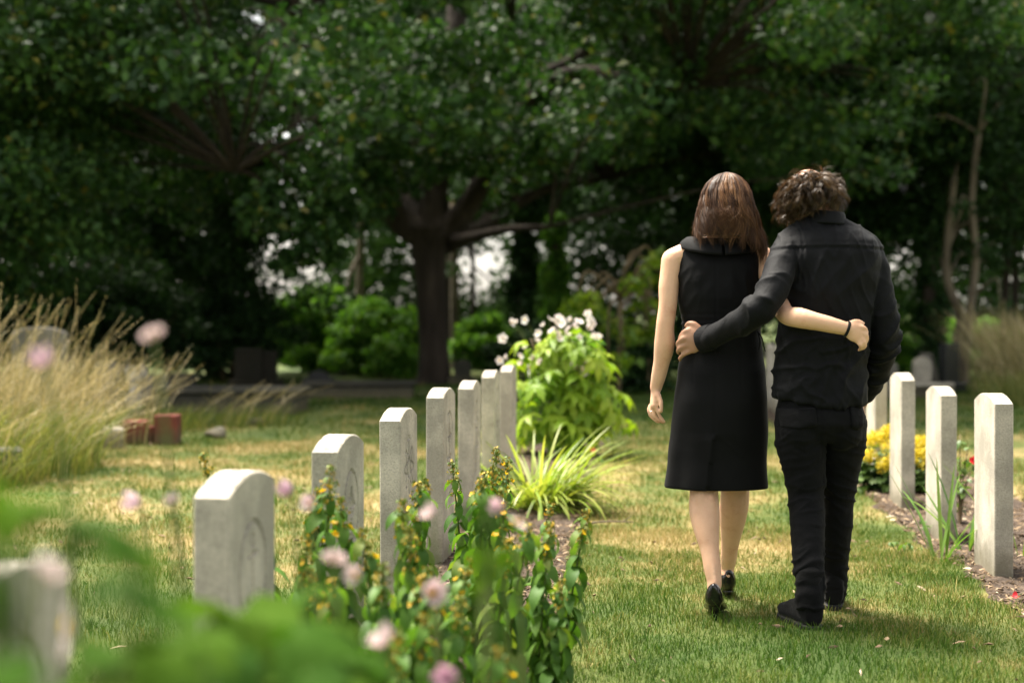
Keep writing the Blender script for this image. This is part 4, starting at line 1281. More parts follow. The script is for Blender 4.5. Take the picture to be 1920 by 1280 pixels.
blade_clump('iris', 1815, 1035, 9, (.35, .55), .018, .05, MAT['iris_blade'], 'green iris blades rising left of the nearest right headstone', flat=1.12, droops=(.15, .3, .5, .8))
blade_clump('iris', 1915, 1045, 12, (.40, .60), .018, .06, MAT['iris_blade'], 'tall green iris blades at the right edge beside the nearest right headstone', flat=1.12, droops=(.15, .3, .5, .8))

def mound(px, py, w, h, label):
    d = GD(py); b = P(px, py, d)
    root = empty('lady_mantle', (b.x, d, 0), label, 'plant')
    lm = [lobed_leaf('leaf', MAT['mid_leaf_obj'], .06, 7, .2, .25, .08), lobed_leaf('leaf', MAT['mid_leaf_obj'], .05, 7, .2, -.1, .08)]
    for k in range(150):
        a = random.uniform(0, 6.28); z = random.random(); zz = .05 + z * h * .62; r = w / 2 * math.sqrt(1 - (z * .75) ** 2) * random.uniform(.75, 1.02)
        link('leaf', random.choice(lm), root, (r * math.cos(a), r * math.sin(a), zz), (random.uniform(-.3, .3), random.uniform(.1, .8), a), random.uniform(.7, 1.2))
    o = link('inner_foliage', crown_mesh('inner_foliage', MAT['dark_leaf'], [((0, 0, h * .25), (w * .42, w * .42, h * .28), 700)], .06), root); o['kind'] = 'stuff'
    cl = []
    for k in range(46):
        a = random.uniform(0, 6.28); q = random.random(); r = w / 2 * math.sqrt(q) * 1.0
        cl.append(((r * math.cos(a), r * math.sin(a), h * (.98 - .42 * q) + random.uniform(-.05, .03)), (.055, .055, .05), 130))
    o = link('flower_froth', crown_mesh('flower_froth', MAT['mantle_flower'], cl, .014, aspect=.8), root); o['kind'] = 'stuff'
    return root
MAT['mid_leaf_obj'] = leaf_mat('mantle_leaf', [(0.0, (0.05, 0.10, 0.02)), (0.6, (0.085, 0.16, 0.03)), (1.0, (0.13, 0.20, 0.05))], 0.35, attr=False)
mound(1672, 925, .50, .40, 'yellow frothy flowered mound behind the third right headstone')
mound(1742, 930, .30, .36, 'smaller yellow flowered mound between the second and third right headstones')

def rose():
    d = GD(985); b = P(1800, 985, d)
    root = empty('rose_bush', (b.x, d, 0), 'thin rose bush with one red bloom between the first two right headstones', 'bush')
    off = root.location
    g = Geo()
    tips = [P(1826, 866, d), P(1800, 815, d + .1), P(1790, 850, d), P(1812, 900, d - .1), P(1785, 905, d + .1), P(1816, 835, d + .1)]
    lm = [leaf_blade('leaf', MAT['mid_leaf_obj'], .045, .028, .5, .2, 4), leaf_blade('leaf', MAT['mid_leaf_obj'], .055, .03, .9, .2, 4)]
    for t in tips:
        q = t - off
        g.tube([Vector((0, 0, -.02)), Vector((q.x * .3, q.y * .3, q.z * .5)), q], [.005, .004, .002], 5, 4, None, False)
        for k in range(11):
            s = random.uniform(.3, 1.0); p = Vector((q.x * s * s, q.y * s * s, q.z * s))
            link('leaf', random.choice(lm), root, p, (random.uniform(-.5, .5), random.uniform(-.3, .7), random.uniform(0, 6.28)), random.uniform(.7, 1.2))
    link('stems', g.mesh('stems', MAT['brown_stem'], True), root)
    q = tips[0] - off
    for k, (r, c) in enumerate(((.030, .25), (.026, .6), (.019, 1.1), (.012, 1.8))):
        link('petals', petal_flower('petals', MAT['red_petal'], r, 5, c, .95), root, q + Vector((0, 0, .002 * k)), (.7, 0.2, k * .6))
rose()

def small_plant(px, py, h, n, mat, label, flowers=None, L=.04, spread=.1):
    d = GD(py); b = P(px, py, d)
    root = empty('low_plant', (b.x, d, 0), label, 'plant')
    lm = [leaf_blade('leaf', mat, L, L * .5, .7, .25, 4), leaf_blade('leaf', mat, L * 1.3, L * .6, 1.1, .25, 4)]
    g = Geo()
    for k in range(n):
        a = random.uniform(0, 6.28); r = spread * math.sqrt(random.random()); t = Vector((r * math.cos(a), r * math.sin(a), h * random.uniform(.4, 1)))
        g.tube([Vector((t.x * .3, t.y * .3, -.01)), t], [.002, .001], 4, 1, None, False)
        for j in range(2):
            link('leaf', random.choice(lm), root, t, (random.uniform(-.3, .3), random.uniform(-.1, .6), random.uniform(0, 6.28)), random.uniform(.7, 1.2))
    link('stems', g.mesh('stems', MAT['stem'], True), root)
    if flowers:
        fm = petal_flower('flower', MAT[flowers], .022, 5, .5)
        for k in range(2): link('flower', fm, root, (random.uniform(-.03, .03), -.04, h), (.9, 0, k))
small_plant(1110, 885, .16, 14, MAT['strife_leaf'], 'small dark bed plant with a red bloom at the lawn edge right of the lily', 'red_petal')
small_plant(945, 1110, .10, 26, MAT['mid_leaf_obj'], 'low bright green weed on the soil between loosestrife stems', None, .035, .13)
small_plant(1750, 1000, .08, 18, MAT['mid_leaf_obj'], 'low green weed on the soil right of the third right headstone', None, .03, .1)
small_plant(1690, 1035, .05, 10, MAT['mid_leaf_obj'], 'tiny green weed in the dry lawn before the right bed', None, .03, .09)

# fallen petals, twig and straw heap
def fallen(px, py, label):
    d = GD(py); b = P(px, py, d)
    o = link('fallen_petal', petal_flower('fallen_petal', MAT['red_petal'], .02, 3, .6), None, (b.x, d, .035), (.3, .2, px))
    tag(o, label, 'petal', 'red petals fallen on the soil')
fallen(1903, 1136, 'red rose petals on the soil below the nearest right headstone')
fallen(1016, 1202, 'red petals on the soil by the loosestrife')
d_ = GD(993); a_, b_ = P(1088, 998, d_), P(1187, 988, d_ + .05)
g = Geo(); g.tube([Vector((a_.x, a_.y, .03)), Vector(((a_.x + b_.x) / 2, a_.y, .045)), Vector((b_.x, b_.y, .035))], [.006, .005, .003], 6, 4)
g.tube([Vector((b_.x - .05, b_.y, .04)), Vector((b_.x - .01, b_.y - .01, .07))], [.003, .0015], 5, 1)
tag(link('twig', g.mesh('twig', MAT['straw_wood'] if 'straw_wood' in MAT else MAT['pale_bark'], True)), 'thin dry twig lying on the lawn beside the bed edge', 'twig')

# ------------------------------------------------------------------ anemones close to the camera, far out of focus
AL = [lobed_leaf('leaf', MAT['anemone_leaf'], s, 3, .4, b, .05) for s, b in ((.085, .4), (.10, .6), (.07, .25))]
PF = [petal_flower('flower', MAT['pink'], .028, 6, .2, .9), petal_flower('flower', MAT['pink'], .024, 6, .9, .9), petal_flower('flower', MAT['mauve'], .022, 5, 1.3, .9)]
CT = boss('flower_centre', MAT['yellow'], .008)
GA = 'pink anemones blooming close to the camera'
def anemone(x, y, d, kind, label, nl=3, dz=0.0, sc=1.0, basex=None, face=1.1):
    tip = P(x, y, d)
    root = empty('anemone', (tip.x + (basex if basex is not None else random.uniform(-.08, .08)), d + random.uniform(-.05, .1), 0), label, 'flower', GA)
    q = tip - root.location
    g = Geo(); pts = [Vector((0, 0, -.03)), Vector((q.x * .2, q.y * .2, q.z * .5)), Vector((q.x * .6, q.y * .7, q.z * .85)), q]
    g.tube(pts, [.004, .0035, .003, .002], 6, 5, None, False)
    link('stem', g.mesh('stem', MAT['stem'], True), root)
    f = link('flower', PF[kind], root, q, (face + random.uniform(-.5, .3), random.uniform(-.7, .7), random.uniform(0, 6)), sc * .74)
    if kind < 2: link('flower_centre', CT, f, (0, 0, .003))
    for k in range(nl):
        t = random.uniform(.25, .8); p = Vector((q.x * t * t, q.y * t * t, q.z * t))
        link('leaf', random.choice(AL), root, p, (random.uniform(-.4, .4), random.uniform(-.1, .7), random.uniform(0, 6.28)), random.uniform(.7, 1.1))
for a in (
    (288, 630, 1.75, 0, 'pink anemone bloom standing highest, against the dark bushes on the left', 0, 0, .72, .04, .5),
    (85, 682, 1.75, 2, 'mauve anemone bud blurred over the tall dry grass', 0, 0, .85, .05),
    (140, 1178, 1.40, 0, 'large pale pink anemone with yellow centre at the lower left', 1, 0, 1.5, -.05, 1.35),
    (262, 942, 2.3, 2, 'mauve anemone on the lawn side left of the anchor headstone', 0, 0, 1.0, .05),
    (326, 942, 2.3, 1, 'faint pink anemone bud just left of the anchor headstone', 0, 0, .7, .05),
    (545, 922, 2.4, 2, 'mauve anemone bud between the anchor and cross headstones', 1, 0, .9, .02),
    (585, 945, 2.4, 1, 'pale pink anemone beside the mauve bud right of the anchor headstone', 1, 0, .8, .02),
    (625, 1050, 2.1, 0, 'peach pink anemone in front of the cross headstone foot', 2, 0, .9, .02),
    (668, 1078, 2.1, 1, 'small orange pink anemone right of the peach one', 2, 0, .8, .02),
    (808, 1112, 2.2, 1, 'drooping pink anemone in the middle of the loosestrife', 2, 0, 1.1, .02),
    (728, 1205, 1.9, 1, 'pale pink anemone at the bottom of the bed', 2, 0, 1.15, .02),
    (938, 950, 2.3, 2, 'mauve anemone bud below the lily clump', 1, 0, .8, .02),
    (966, 982, 2.3, 0, 'pale lilac anemone hanging before the lily clump', 1, 0, .9, .02),
    (812, 965, 2.3, 1, 'whitish anemone bud in front of the fourth left headstone', 1, 0, .9, .02),
    (850, 1268, 2.0, 2, 'pink anemone cut by the bottom edge of the picture', 1, 0, 1.1, .02),
    (440, 1210, 1.6, 1, 'small white anemone before the foot of the anchor headstone', 2, 0, .75, .02),
    (75, 1080, 1.3, 1, 'dusky pink anemone bud over the nearest blurred headstone', 1, 0, .9, -.03),
):
    anemone(*a)

def anemone_leaves(label, spots, stems=True):
    cx = sum(P(x, y, d).x for x, y, d, *_ in spots) / len(spots); cy = sum(d for _, _, d, *_ in spots) / len(spots)
    root = empty('anemone_foliage', (cx, cy, 0), label, 'plant', 'leafy anemone plants close to the camera')
    g = Geo()
    for x, y, d, s, *r in spots:
        q = P(x, y, d) - root.location
        rot = r[0] if r else (random.uniform(-.5, .5), random.uniform(-.2, .8), random.uniform(0, 6.28))
        link('leaf', random.choice(AL), root, q, rot, s)
        g.tube([Vector((q.x * .1, q.y * .1, -.02)), Vector((q.x * .6, q.y * .6, q.z * .6)), q], [.004, .003, .002], 5, 3, None, False)
    link('stems', g.mesh('stems', MAT['stem'], True), root)
def scatter_spots(x0, x1, y0, y1, d0, d1, n, s0, s1):
    return [(random.uniform(x0, x1), random.uniform(y0, y1), random.uniform(d0, d1), random.uniform(s0, s1)) for _ in range(n)]
anemone_leaves('blurred anemone leaves sweeping diagonally down from the left edge',
   [(60, 930, 1.0, .42, (.05, .10, -.4)), (125, 950, 1.0, .42, (-.05, .14, -.5)), (190, 985, 1.02, .42, (.1, .2, -.6)), (245, 1020, 1.05, .36, (.1, .2, -.6)), (-10, 950, 1.1, .6, (.1, .1, 2.6)), (-30, 900, 1.05, .5, (.2, .4, .5)), (10, 1010, .95, .45, (.5, .7, 1.2)), (-15, 1080, .95, .5, (.4, .8, .4)), (30, 940, 1.0, .45, (.6, .8, 2.2)), (-5, 1150, .95, .5, (.5, .6, 1.8))])
anemone_leaves('second blurred sweep of anemone leaves reaching the anchor headstone',
   [(225, 1085, 1.1, .40, (.1, .12, -.6)), (280, 1115, 1.12, .42, (-.05, .2, -.6)), (335, 1150, 1.15, .44, (.1, .25, -.7)), (390, 1190, 1.2, .50, (.1, .3, -.9)), (420, 1225, 1.3, .6, (.1, .3, -.9))])
anemone_leaves('blurred dark mass of anemone leaves filling the bottom left corner',
   scatter_spots(150, 360, 1200, 1320, 1.0, 1.3, 11, .5, .75) + [(-20, 1250, .9, .6), (30, 1300, .9, .6), (80, 1310, .95, .6)])
anemone_leaves('bright green anemone leaves before the foot of the anchor headstone',
   [(395, 1130, 1.6, .8), (450, 1150, 1.6, .85), (580, 1110, 1.65, .6), (625, 1160, 1.65, .6), (560, 1180, 1.5, .9), (380, 1200, 1.4, .9)] + scatter_spots(400, 680, 1200, 1310, 1.4, 1.8, 16, .65, .9))
anemone_leaves('pair of blurred dark green leaves hanging before the soil bed',
   [(912, 960, 1.5, .30, (0, 1.2, 1.0)), (920, 1040, 1.5, .38, (0, 1.3, 1.6)), (905, 1090, 1.55, .32, (0, 1.2, 2.2))])
# ------------------------------------------------------------------ people
def skin_mat(name, base, flush):
    m, nt, b, out = new_mat(name)
    n = noise_node(nt, 13, 7, .72); r = ramp(nt, [(.32, base), (.55, tuple(a * .7 + b_ * .3 for a, b_ in zip(base, flush))), (.72, flush)])
    nt.links.new(n.outputs['Fac'], r.inputs[0]); nt.links.new(r.outputs[0], b.inputs['Base Color'])
    b.inputs['Roughness'].default_value = .5; b.inputs['Specular IOR Level'].default_value = .35
    b.inputs['Subsurface Weight'].default_value = .12; b.inputs['Subsurface Radius'].default_value = (.012, .005, .003); b.inputs['Subsurface Scale'].default_value = 1.0
    n2 = noise_node(nt, 170, 3, .6); bump(nt, b, n2.outputs['Fac'], .25, .002)
    return m
MAT['skin_her'] = skin_mat('fair_skin', (.70, .435, .285), (.56, .295, .185))
MAT['skin_him'] = skin_mat('tan_skin', (.36, .20, .125), (.30, .15, .09))

def cloth_mat(name, base, rough=.8, weave=900, wstr=.12, sheen=.15, twill=False):
    m, nt, b, out = new_mat(name)
    n = noise_node(nt, 14, 5, .6)
    r = ramp(nt, [(.3, tuple(c * .75 for c in base)), (.7, tuple(c * 1.25 for c in base))])
    nt.links.new(n.outputs['Fac'], r.inputs[0]); nt.links.new(r.outputs[0], b.inputs['Base Color'])
    b.inputs['Roughness'].default_value = rough; b.inputs['Specular IOR Level'].default_value = .13
    b.inputs['Sheen Weight'].default_value = sheen; b.inputs['Sheen Roughness'].default_value = .45
    n2 = noise_node(nt, weave, 2, .6); n3 = noise_node(nt, 38, 5, .55)
    ad = nt.nodes.new('ShaderNodeMath'); ad.operation = 'MULTIPLY_ADD'; ad.inputs[1].default_value = 3.5
    nt.links.new(n3.outputs['Fac'], ad.inputs[0]); nt.links.new(n2.outputs['Fac'], ad.inputs[2])
    bump(nt, b, ad.outputs[0], wstr, .004)
    return m
MAT['dress'] = cloth_mat('black_crepe', (.0034, .0034, .0036), .75, 1200, .10, .02)
MAT['shirt'] = cloth_mat('black_cotton', (.0034, .0037, .0046), .68, 900, .30, .03)
MAT['jeans'] = cloth_mat('black_denim', (.0032, .0033, .0036), .85, 700, .35, .02)
MAT['patent'] = surf_mat('black_patent', [(.3, (.004, .004, .004)), (.7, (.008, .008, .008))], 20, .12, 30, .05, .002, .6)
MAT['suede'] = cloth_mat('black_suede', (.006, .006, .006), .95, 500, .3, .06)
MAT['sole'] = surf_mat('black_sole', [(.3, (.010, .010, .010)), (.7, (.022, .021, .020))], 40, .7, 80, .3, .003)
MAT['nude_sole'] = surf_mat('shoe_lining', [(.3, (.10, .06, .03)), (.7, (.14, .09, .05))], 20, .5, 80, .0)
MAT['silver'] = surf_mat('silver', [(.3, (.55, .5, .45)), (.7, (.7, .66, .6))], 20, .25, 80, .0)
MAT['silver'].node_tree.nodes['Principled BSDF'].inputs['Metallic'].default_value = 1.0
MAT['elastic'] = cloth_mat('black_elastic', (.008, .008, .008), .8, 900, .2, .1)

def hair_mat(name, stops):
    m = leaf_mat(name, stops, .18, .42, .22, (1.2, .9, .6), attr=True)
    return m
MAT['hair_her'] = hair_mat('brown_hair', [(0, (.022, .010, .005)), (.4, (.065, .030, .014)), (.75, (.15, .072, .032)), (1, (.34, .18, .08))])
MAT['hair_him'] = hair_mat('curly_hair', [(0, (.016, .010, .006)), (.5, (.052, .034, .020)), (.85, (.13, .085, .048)), (1, (.26, .175, .10))])

def Lerp(tab, t):
    """Piecewise smooth table lookup: tab = [(key, v0, v1 ...)] sorted by key."""
    if t <= tab[0][0]: return tab[0][1:]
    for a, b in zip(tab, tab[1:]):
        if t <= b[0]:
            w = (t - a[0]) / (b[0] - a[0]); w = w * w * (3 - 2 * w) * .5 + w * .5
            return tuple(p + (q - p) * w for p, q in zip(a[1:], b[1:]))
    return tab[-1][1:]

def finger(g, root, dirs, lens, r0, r1):
    pts = [Vector(root)]
    for d, l in zip(dirs, lens): pts.append(pts[-1] + Vector(d).normalized() * l)
    n = len(pts)
    g.tube(pts, [r0 + (r1 - r0) * i / (n - 1) for i in range(n)], 10, 3, None, True)
    return pts

def head(g, c, tilt, s=1.0):
    """Skull, jaw, face, ears; faces +Y before the tilt."""
    def T(p): return c + tilt @ (Vector(p) * s)
    g.ball(c + tilt @ (Vector((0, -.012, .02)) * s), (.073 * s, .092 * s, .09 * s), tilt)
    g.ball(c + tilt @ (Vector((0, .03, -.045)) * s), (.058 * s, .062 * s, .068 * s), tilt)
    g.ball(T((0, .065, -.095)), (.022 * s, .02 * s, .018 * s), tilt)                      # chin
    g.tube([T((0, .088, .012)), T((0, .108, -.030)), T((0, .094, -.038))], [.010 * s, .013 * s, .012 * s], 8, 2)   # nose
    for sx in (-1, 1):
        g.ball(T((sx * .030, .076, .016)), (.014 * s, .010 * s, .010 * s), tilt)           # eyelids
        g.tube([T((sx * .012, .084, .034)), T((sx * .050, .070, .036))], [.008 * s, .007 * s], 8, 1)  # brow
        g.ball(T((sx * .074, .0, -.012)), (.008 * s, .019 * s, .031 * s), tilt)            # ears
    g.tube([T((-.022, .084, -.066)), T((0, .091, -.064)), T((.022, .084, -.066))], [.006 * s, .008 * s, .006 * s], 8, 2)  # lips
    g.tube([T((-.018, .083, -.074)), T((0, .089, -.075)), T((.018, .083, -.074))], [.006 * s, .008 * s, .006 * s], 8, 2)

def rings_from_table(tab, d, ys, n, power=2.3, extra=None):
    """Lofted rings from a silhouette table: y pixel -> left x, right x, half depth, depth offset."""
    rings = []
    for y in ys:
        xl, xr, hd, od = Lerp(tab, y)
        a, b = P(xl, y, d), P(xr, y, d)
        c = (a + b) / 2; hw = (b.x - a.x) / 2
        ring = []
        for k in range(n):
            th = 2 * math.pi * k / n
            ct, st = math.cos(th), math.sin(th)
            ex = math.copysign(abs(ct) ** (2 / power), ct) * hw
            ey = math.copysign(abs(st) ** (2 / power), st) * hd
            ring.append(Vector((c.x + ex, d + od + ey, c.z)))
        rings.append(ring)
    return rings

# ---------------------------------------------------------------- the woman
WD = 5.5
her = empty('person', (P(1345, 1150, WD).x, WD, 0), 'woman with long brown hair in a sleeveless black dress, seen from behind', 'person')
ho = her.location
def her_body():
    g = Geo()
    # trunk under the dress
    tab = [(455, 1300, 1398, .055, -.01), (475, 1275, 1422, .075, 0), (520, 1282, 1416, .095, 0), (600, 1292, 1412, .090, 0), (660, 1288, 1418, .10, 0), (740, 1276, 1428, .12, 0), (820, 1272, 1428, .11, 0), (850, 1300, 1400, .05, 0)]
    g.loft(rings_from_table(tab, WD, list(range(455, 851, 12)), 24))
    nb = P(1352, 462, WD); hc = P(1363, 388, WD + .015)
    g.tube([nb + Vector((0, .0, -.04)), nb + Vector((.004, .0, .03)), hc + Vector((0, -.012, -.06))], [.06, .05, .05], 16, 3)
    for s, (x, y) in ((-1, (1264, 486)), (1, (1429, 482))):
        g.tube([P(1352, 462, WD), P((1352 + x) / 2, 468, WD), P(x, y, WD)], [(.05, .045), (.05, .045), (.045, .045)], 14, 3)
    head(g, hc, Matrix.Rotation(-.18, 3, 'X'), 1.0)
    # left arm hanging
    sh, el, wr = P(1262, 488, WD), P(1247, 612, WD - .02), P(1230, 727, WD + .03)
    g.tube([sh, P(1255, 530, WD - .01), P(1252, 575, WD - .02), el, P(1246, 645, WD - .01), P(1238, 690, WD + .01), wr],
           [.046, .040, .036, .036, .040, .031, .024], 16, 4)
    hx = lambda x, y, dd=0.0: P(x, y, WD + .04 + dd)
    g.tube([hx(1230, 724, -.01), hx(1228, 742), hx(1226, 760)], [(.020, .027), (.017, .036), (.016, .040)], 14, 4, (1, 0, 0))
    U = lambda a, b: (b - a).normalized()
    for (x0, y0, dd), (x1, y1), (x2, y2), (x3, y3), r in (
        ((1231, 762, -.030), (1236, 778), (1243, 788), (1246, 791), .0078),
        ((1226, 764, -.008), (1229, 780), (1238, 789), (1244, 792), .0082),
        ((1222, 763, .014), (1222, 777), (1229, 788), (1236, 792), .0078),
        ((1218, 760, .034), (1216, 771), (1220, 781), (1226, 787), .0068)):
        g.tube([hx(x0, y0, dd), hx(x1, y1, dd), hx(x2, y2, dd), hx(x3, y3, dd)], [r * 1.1, r * 1.05, r * .95, r * .8], 10, 3)
    g.tube([hx(1233, 738, -.03), hx(1239, 752, -.045), hx(1240, 764, -.05), hx(1240, 772, -.048)], [.012, .0095, .0085, .007], 10, 3)
    # right arm round the man's back
    g.tube([P(1429, 486, WD), P(1443, 520, WD - .06), P(1458, 560, WD - .17), P(1474, 590, WD - .29), P(1500, 596, WD - .365), P(1545, 606, WD - .385), P(1590, 617, WD - .375)],
           [.046, .041, .037, .035, .037, .031, .024], 16, 4)
    q = lambda x, y, dd=0.0: P(x, y, WD - .372 + dd)
    g.tube([q(1586, 617), q(1600, 621, -.006), q(1612, 626, -.002)], [(.024, .019), (.036, .017), (.037, .015)], 14, 4, (0, 0, 1))
    for (x0, y0), (x1, y1), (x2, y2), (x3, y3), r in (
        ((1610, 612), (1620, 614), (1625, 622), (1623, 630), .0080),
        ((1614, 622), (1623, 627), (1626, 636), (1622, 643), .0084),
        ((1614, 632), (1620, 640), (1622, 649), (1618, 653), .0080),
        ((1608, 640), (1613, 647), (1614, 653), (1610, 656), .0070)):
        g.tube([q(x0, y0, -.004), q(x1, y1, -.012), q(x2, y2, .002), q(x3, y3, .016)], [r * 1.15, r * 1.1, r, r * .85], 10, 3)
    g.tube([q(1592, 608), q(1602, 603, -.004), q(1612, 603, .004), q(1619, 606, .012)], [.012, .0095, .0085, .007], 10, 3)
    # legs
    for hip, knee, calf, low, ank, heel, toe in (
        (P(1310, 800, WD), P(1320, 905, 5.46), P(1321, 960, 5.42), P(1333, 1045, 5.35), P(1340, 1092, 5.32), P(1340, 1110, 5.305), P(1342, 1133, 5.45)),
        (P(1390, 800, WD), P(1380, 905, 5.60), P(1376, 950, 5.62), P(1368, 1030, 5.70), P(1364, 1066, 5.75), P(1364, 1082, 5.73), P(1360, 1098, 5.88))):
        g.tube([hip, knee.lerp(hip, .35), knee, calf, low, ank], [.080, .064, .054, .058, .034, .0275], 18, 4)
        g.ball(calf + Vector((.014, -.016, .012)), (.034, .034, .075)); g.ball(calf + Vector((-.016, -.014, .03)), (.030, .032, .07))
        for sx in (-1, 1): g.tube([knee.lerp(hip, .3) + Vector((sx * .026, -.044, 0)), knee + Vector((sx * .031, -.037, .0)), knee.lerp(calf, .7) + Vector((sx * .026, -.034, 0))], [.012, .013, .010], 8, 3)
        g.tube([calf.lerp(low, .6) + Vector((0, -.024, 0)), low + Vector((0, -.026, 0)), ank + Vector((0, -.026, 0)), ank.lerp(heel, .7) + Vector((0, -.022, 0))], [.012, .011, .010, .010], 8, 3)
        g.ball(ank.lerp(heel, .6) + Vector((0, -.004, 0)), (.023, .026, .030))
        g.tube([ank, heel + Vector((0, .02, 0)), heel.lerp(toe, .6), toe], [(.030, .028), (.030, .026), (.036, .022), (.030, .012)], 14, 4)
    def dsp(c): return .0012 * nz(c.x * 14, c.y * 14, c.z * 14)
    o = link('body', remeshed(g, 'body', MAT['skin_her'], .0052, 4, .5, dsp, ho), her)
her_body()

def dress():
    tab = [(448, 1306, 1394, .050, -.012), (462, 1281, 1420, .062, -.012), (475, 1271, 1424, .080, -.005), (500, 1270, 1424, .105, 0), (560, 1273, 1425, .120, 0), (600, 1279, 1424, .112, 0), (622, 1281, 1423, .108, 0),
           (660, 1276, 1428, .118, -.005), (700, 1270, 1433, .132, -.012), (750, 1263, 1437, .142, -.014), (800, 1257, 1438, .142, -.008), (860, 1251, 1438, .142, 0), (910, 1246, 1438, .142, 0)]
    ys = [448 + (910 - 448) * i / 154 for i in range(155)]
    N = 200
    rings = rings_from_table(tab, WD, ys, N, 2.25)
    xc = lambda y: Lerp([(440, 1342), (620, 1343), (805, 1341), (910, 1327)], y)[0]
    for y, ring in zip(ys, rings):
        cx = sum(p.x for p in ring) / N
        cen = Vector((cx, WD, ring[0].z))
        for k, p in enumerate(ring):
            th = 2 * math.pi * k / N
            back = max(0, -math.sin(th))
            nrm = Vector((math.cos(th), math.sin(th), 0))
            px = 960 + p.x / p.y * FPX
            h = 0.0
            # centre back seam and vent pleat
            dx = px - xc(y)
            if back > .3:
                if y < 806: h -= .0022 * math.exp(-(dx / 1.6) ** 2)
                else:
                    v = min(1, (y - 806) / 14)
                    h += v * (.008 * math.exp(-max(0, -dx) / 22) if dx < 0 else -.007 * math.exp(-dx / 26))
                for xd in (1300, 1390):
                    if 640 < y < 720: h -= .0016 * math.exp(-((px - xd) / 1.8) ** 2)
                # the vent's stitched diagonal
                if 790 < y < 850: h += .0018 * math.exp(-((dx - (y - 806) * 1.4) / 4) ** 2) * (dx > 0)
            # soft folds: drag lines under the arms, folds at the waist, hang of the skirt
            z = p.z
            h += .0085 * nz(px * .022 + 3, y * .012, 1.7) * min(1, max(0, (y - 480) / 40))
            h += .0045 * max(0, 1 - abs(y - 612) / 45) * ridge(px * .014, y * .085 + px * .012, 4.0)
            h += .0080 * max(0, 1 - abs(y - 530) / 80) * ridge(px * .035, (y - abs(dx) * .75) * .030, 9.0) * min(1, abs(dx) / 30)
            h += .0075 * min(1, max(0, (y - 700) / 150)) * math.sin(th * 5 + 1.3 + y * .003) * (.5 + nz(th * 1.5, 3, 1))
            p += nrm * h
    # hem turned in and up again
    bot = rings[-1]
    inner = []
    for dz, ins in ((-.004, .002), (.0, .008), (.04, .014), (.10, .030)):
        cen = sum(bot, Vector()) / N
        inner.append([p + (cen - p).normalized() * ins + Vector((0, 0, dz)) for p in bot])
    g = Geo(); g.loft(rings + inner, True)
    link('dress', g.mesh('dress', MAT['dress'], True, ho), her)
    # wide folded collar, open by a notch at the centre back
    N2, M2 = 120, 14
    V, F = [], []
    cx, cy = P(1348, 455, WD).x, WD + .0
    gap = .035
    for i in range(N2 + 1):
        th = -math.pi / 2 + gap + (2 * math.pi - 2 * gap) * i / N2
        bk = max(0, -math.sin(th))
        for j in range(M2 + 1):
            t = j / M2
            if t < .5:                                             # outer fall of the collar
                u = t / .5
                rx = .152 - .030 * u + .006 * math.sin(math.pi * u); ry = .128 - .040 * u + .004 * math.sin(math.pi * u)
                zb = Lerp([(0, 1.396), (.3, 1.392), (.7, 1.378), (1.0, 1.366)], bk)[0]
                zt = Lerp([(0, 1.436), (.5, 1.436), (1.0, 1.428)], bk)[0]
                z = zb + (zt - zb) * (u ** .85)
            else:                                                  # rolled over, inner side
                u = (t - .5) / .5
                rx = .122 - .006 * math.sin(math.pi * u * .5) * 2; ry = .088 - .012 * math.sin(math.pi * u * .5)
                z = Lerp([(0, 1.436), (.5, 1.436), (1.0, 1.428)], bk)[0] + .005 * math.sin(math.pi * min(1, u * 2)) - .03 * u
            w = .0025 * nz(th * 2.2, t * 2, 5)
            V.append((cx + (rx + w) * math.cos(th), cy + (ry + w) * math.sin(th), z + w))
    for i in range(N2):
        for j in range(M2):
            a = i * (M2 + 1) + j; F.append((a, a + 1, a + M2 + 2, a + M2 + 1))
    me = mesh_py('collar', [Vector(v) - ho for v in V], F, MAT['dress'], True)
    o = link('collar', me, her); s = o.modifiers.new('thick', 'SOLIDIFY'); s.thickness = .004
    # waist tie hanging at the right side
    g = Geo()
    g.tube([P(1421, 622, WD - .07), P(1428, 632, WD - .085), P(1432, 648, WD - .08), P(1435, 658, WD - .08)], [.003, .0028, .0028, .002], 6, 4)
    g.tube([P(1421, 622, WD - .07), P(1425, 640, WD - .085), P(1423, 655, WD - .085)], [.003, .0028, .002], 6, 4)
    link('waist_tie', g.mesh('waist_tie', MAT['dress'], True, ho), her)
dress()

def ribbons(paths, width, rnd, name, mat, off):
    """Thin tapered strips along many paths; paths: (n, k, 3); sides: across directions."""
    Pt, S = paths
    n, k, _ = Pt.shape
    prof = np.clip(np.minimum(1, np.linspace(1.6, .15, k)), .15, 1)[None, :, None] * width[:, None, None]
    L, Rr = Pt - S * prof / 2, Pt + S * prof / 2
    V = np.stack([L, Rr], 2).reshape(-1, 3)
    b = (np.arange(n) * 2 * k)[:, None, None]; i = np.arange(k - 1)[None, :, None] * 2
    F = (b + i + np.array([0, 1, 3, 2])[None, None, :]).reshape(-1, 4)
    return mesh_np(name, V - np.array(off), F, mat, np.repeat(rnd, k - 1), True)

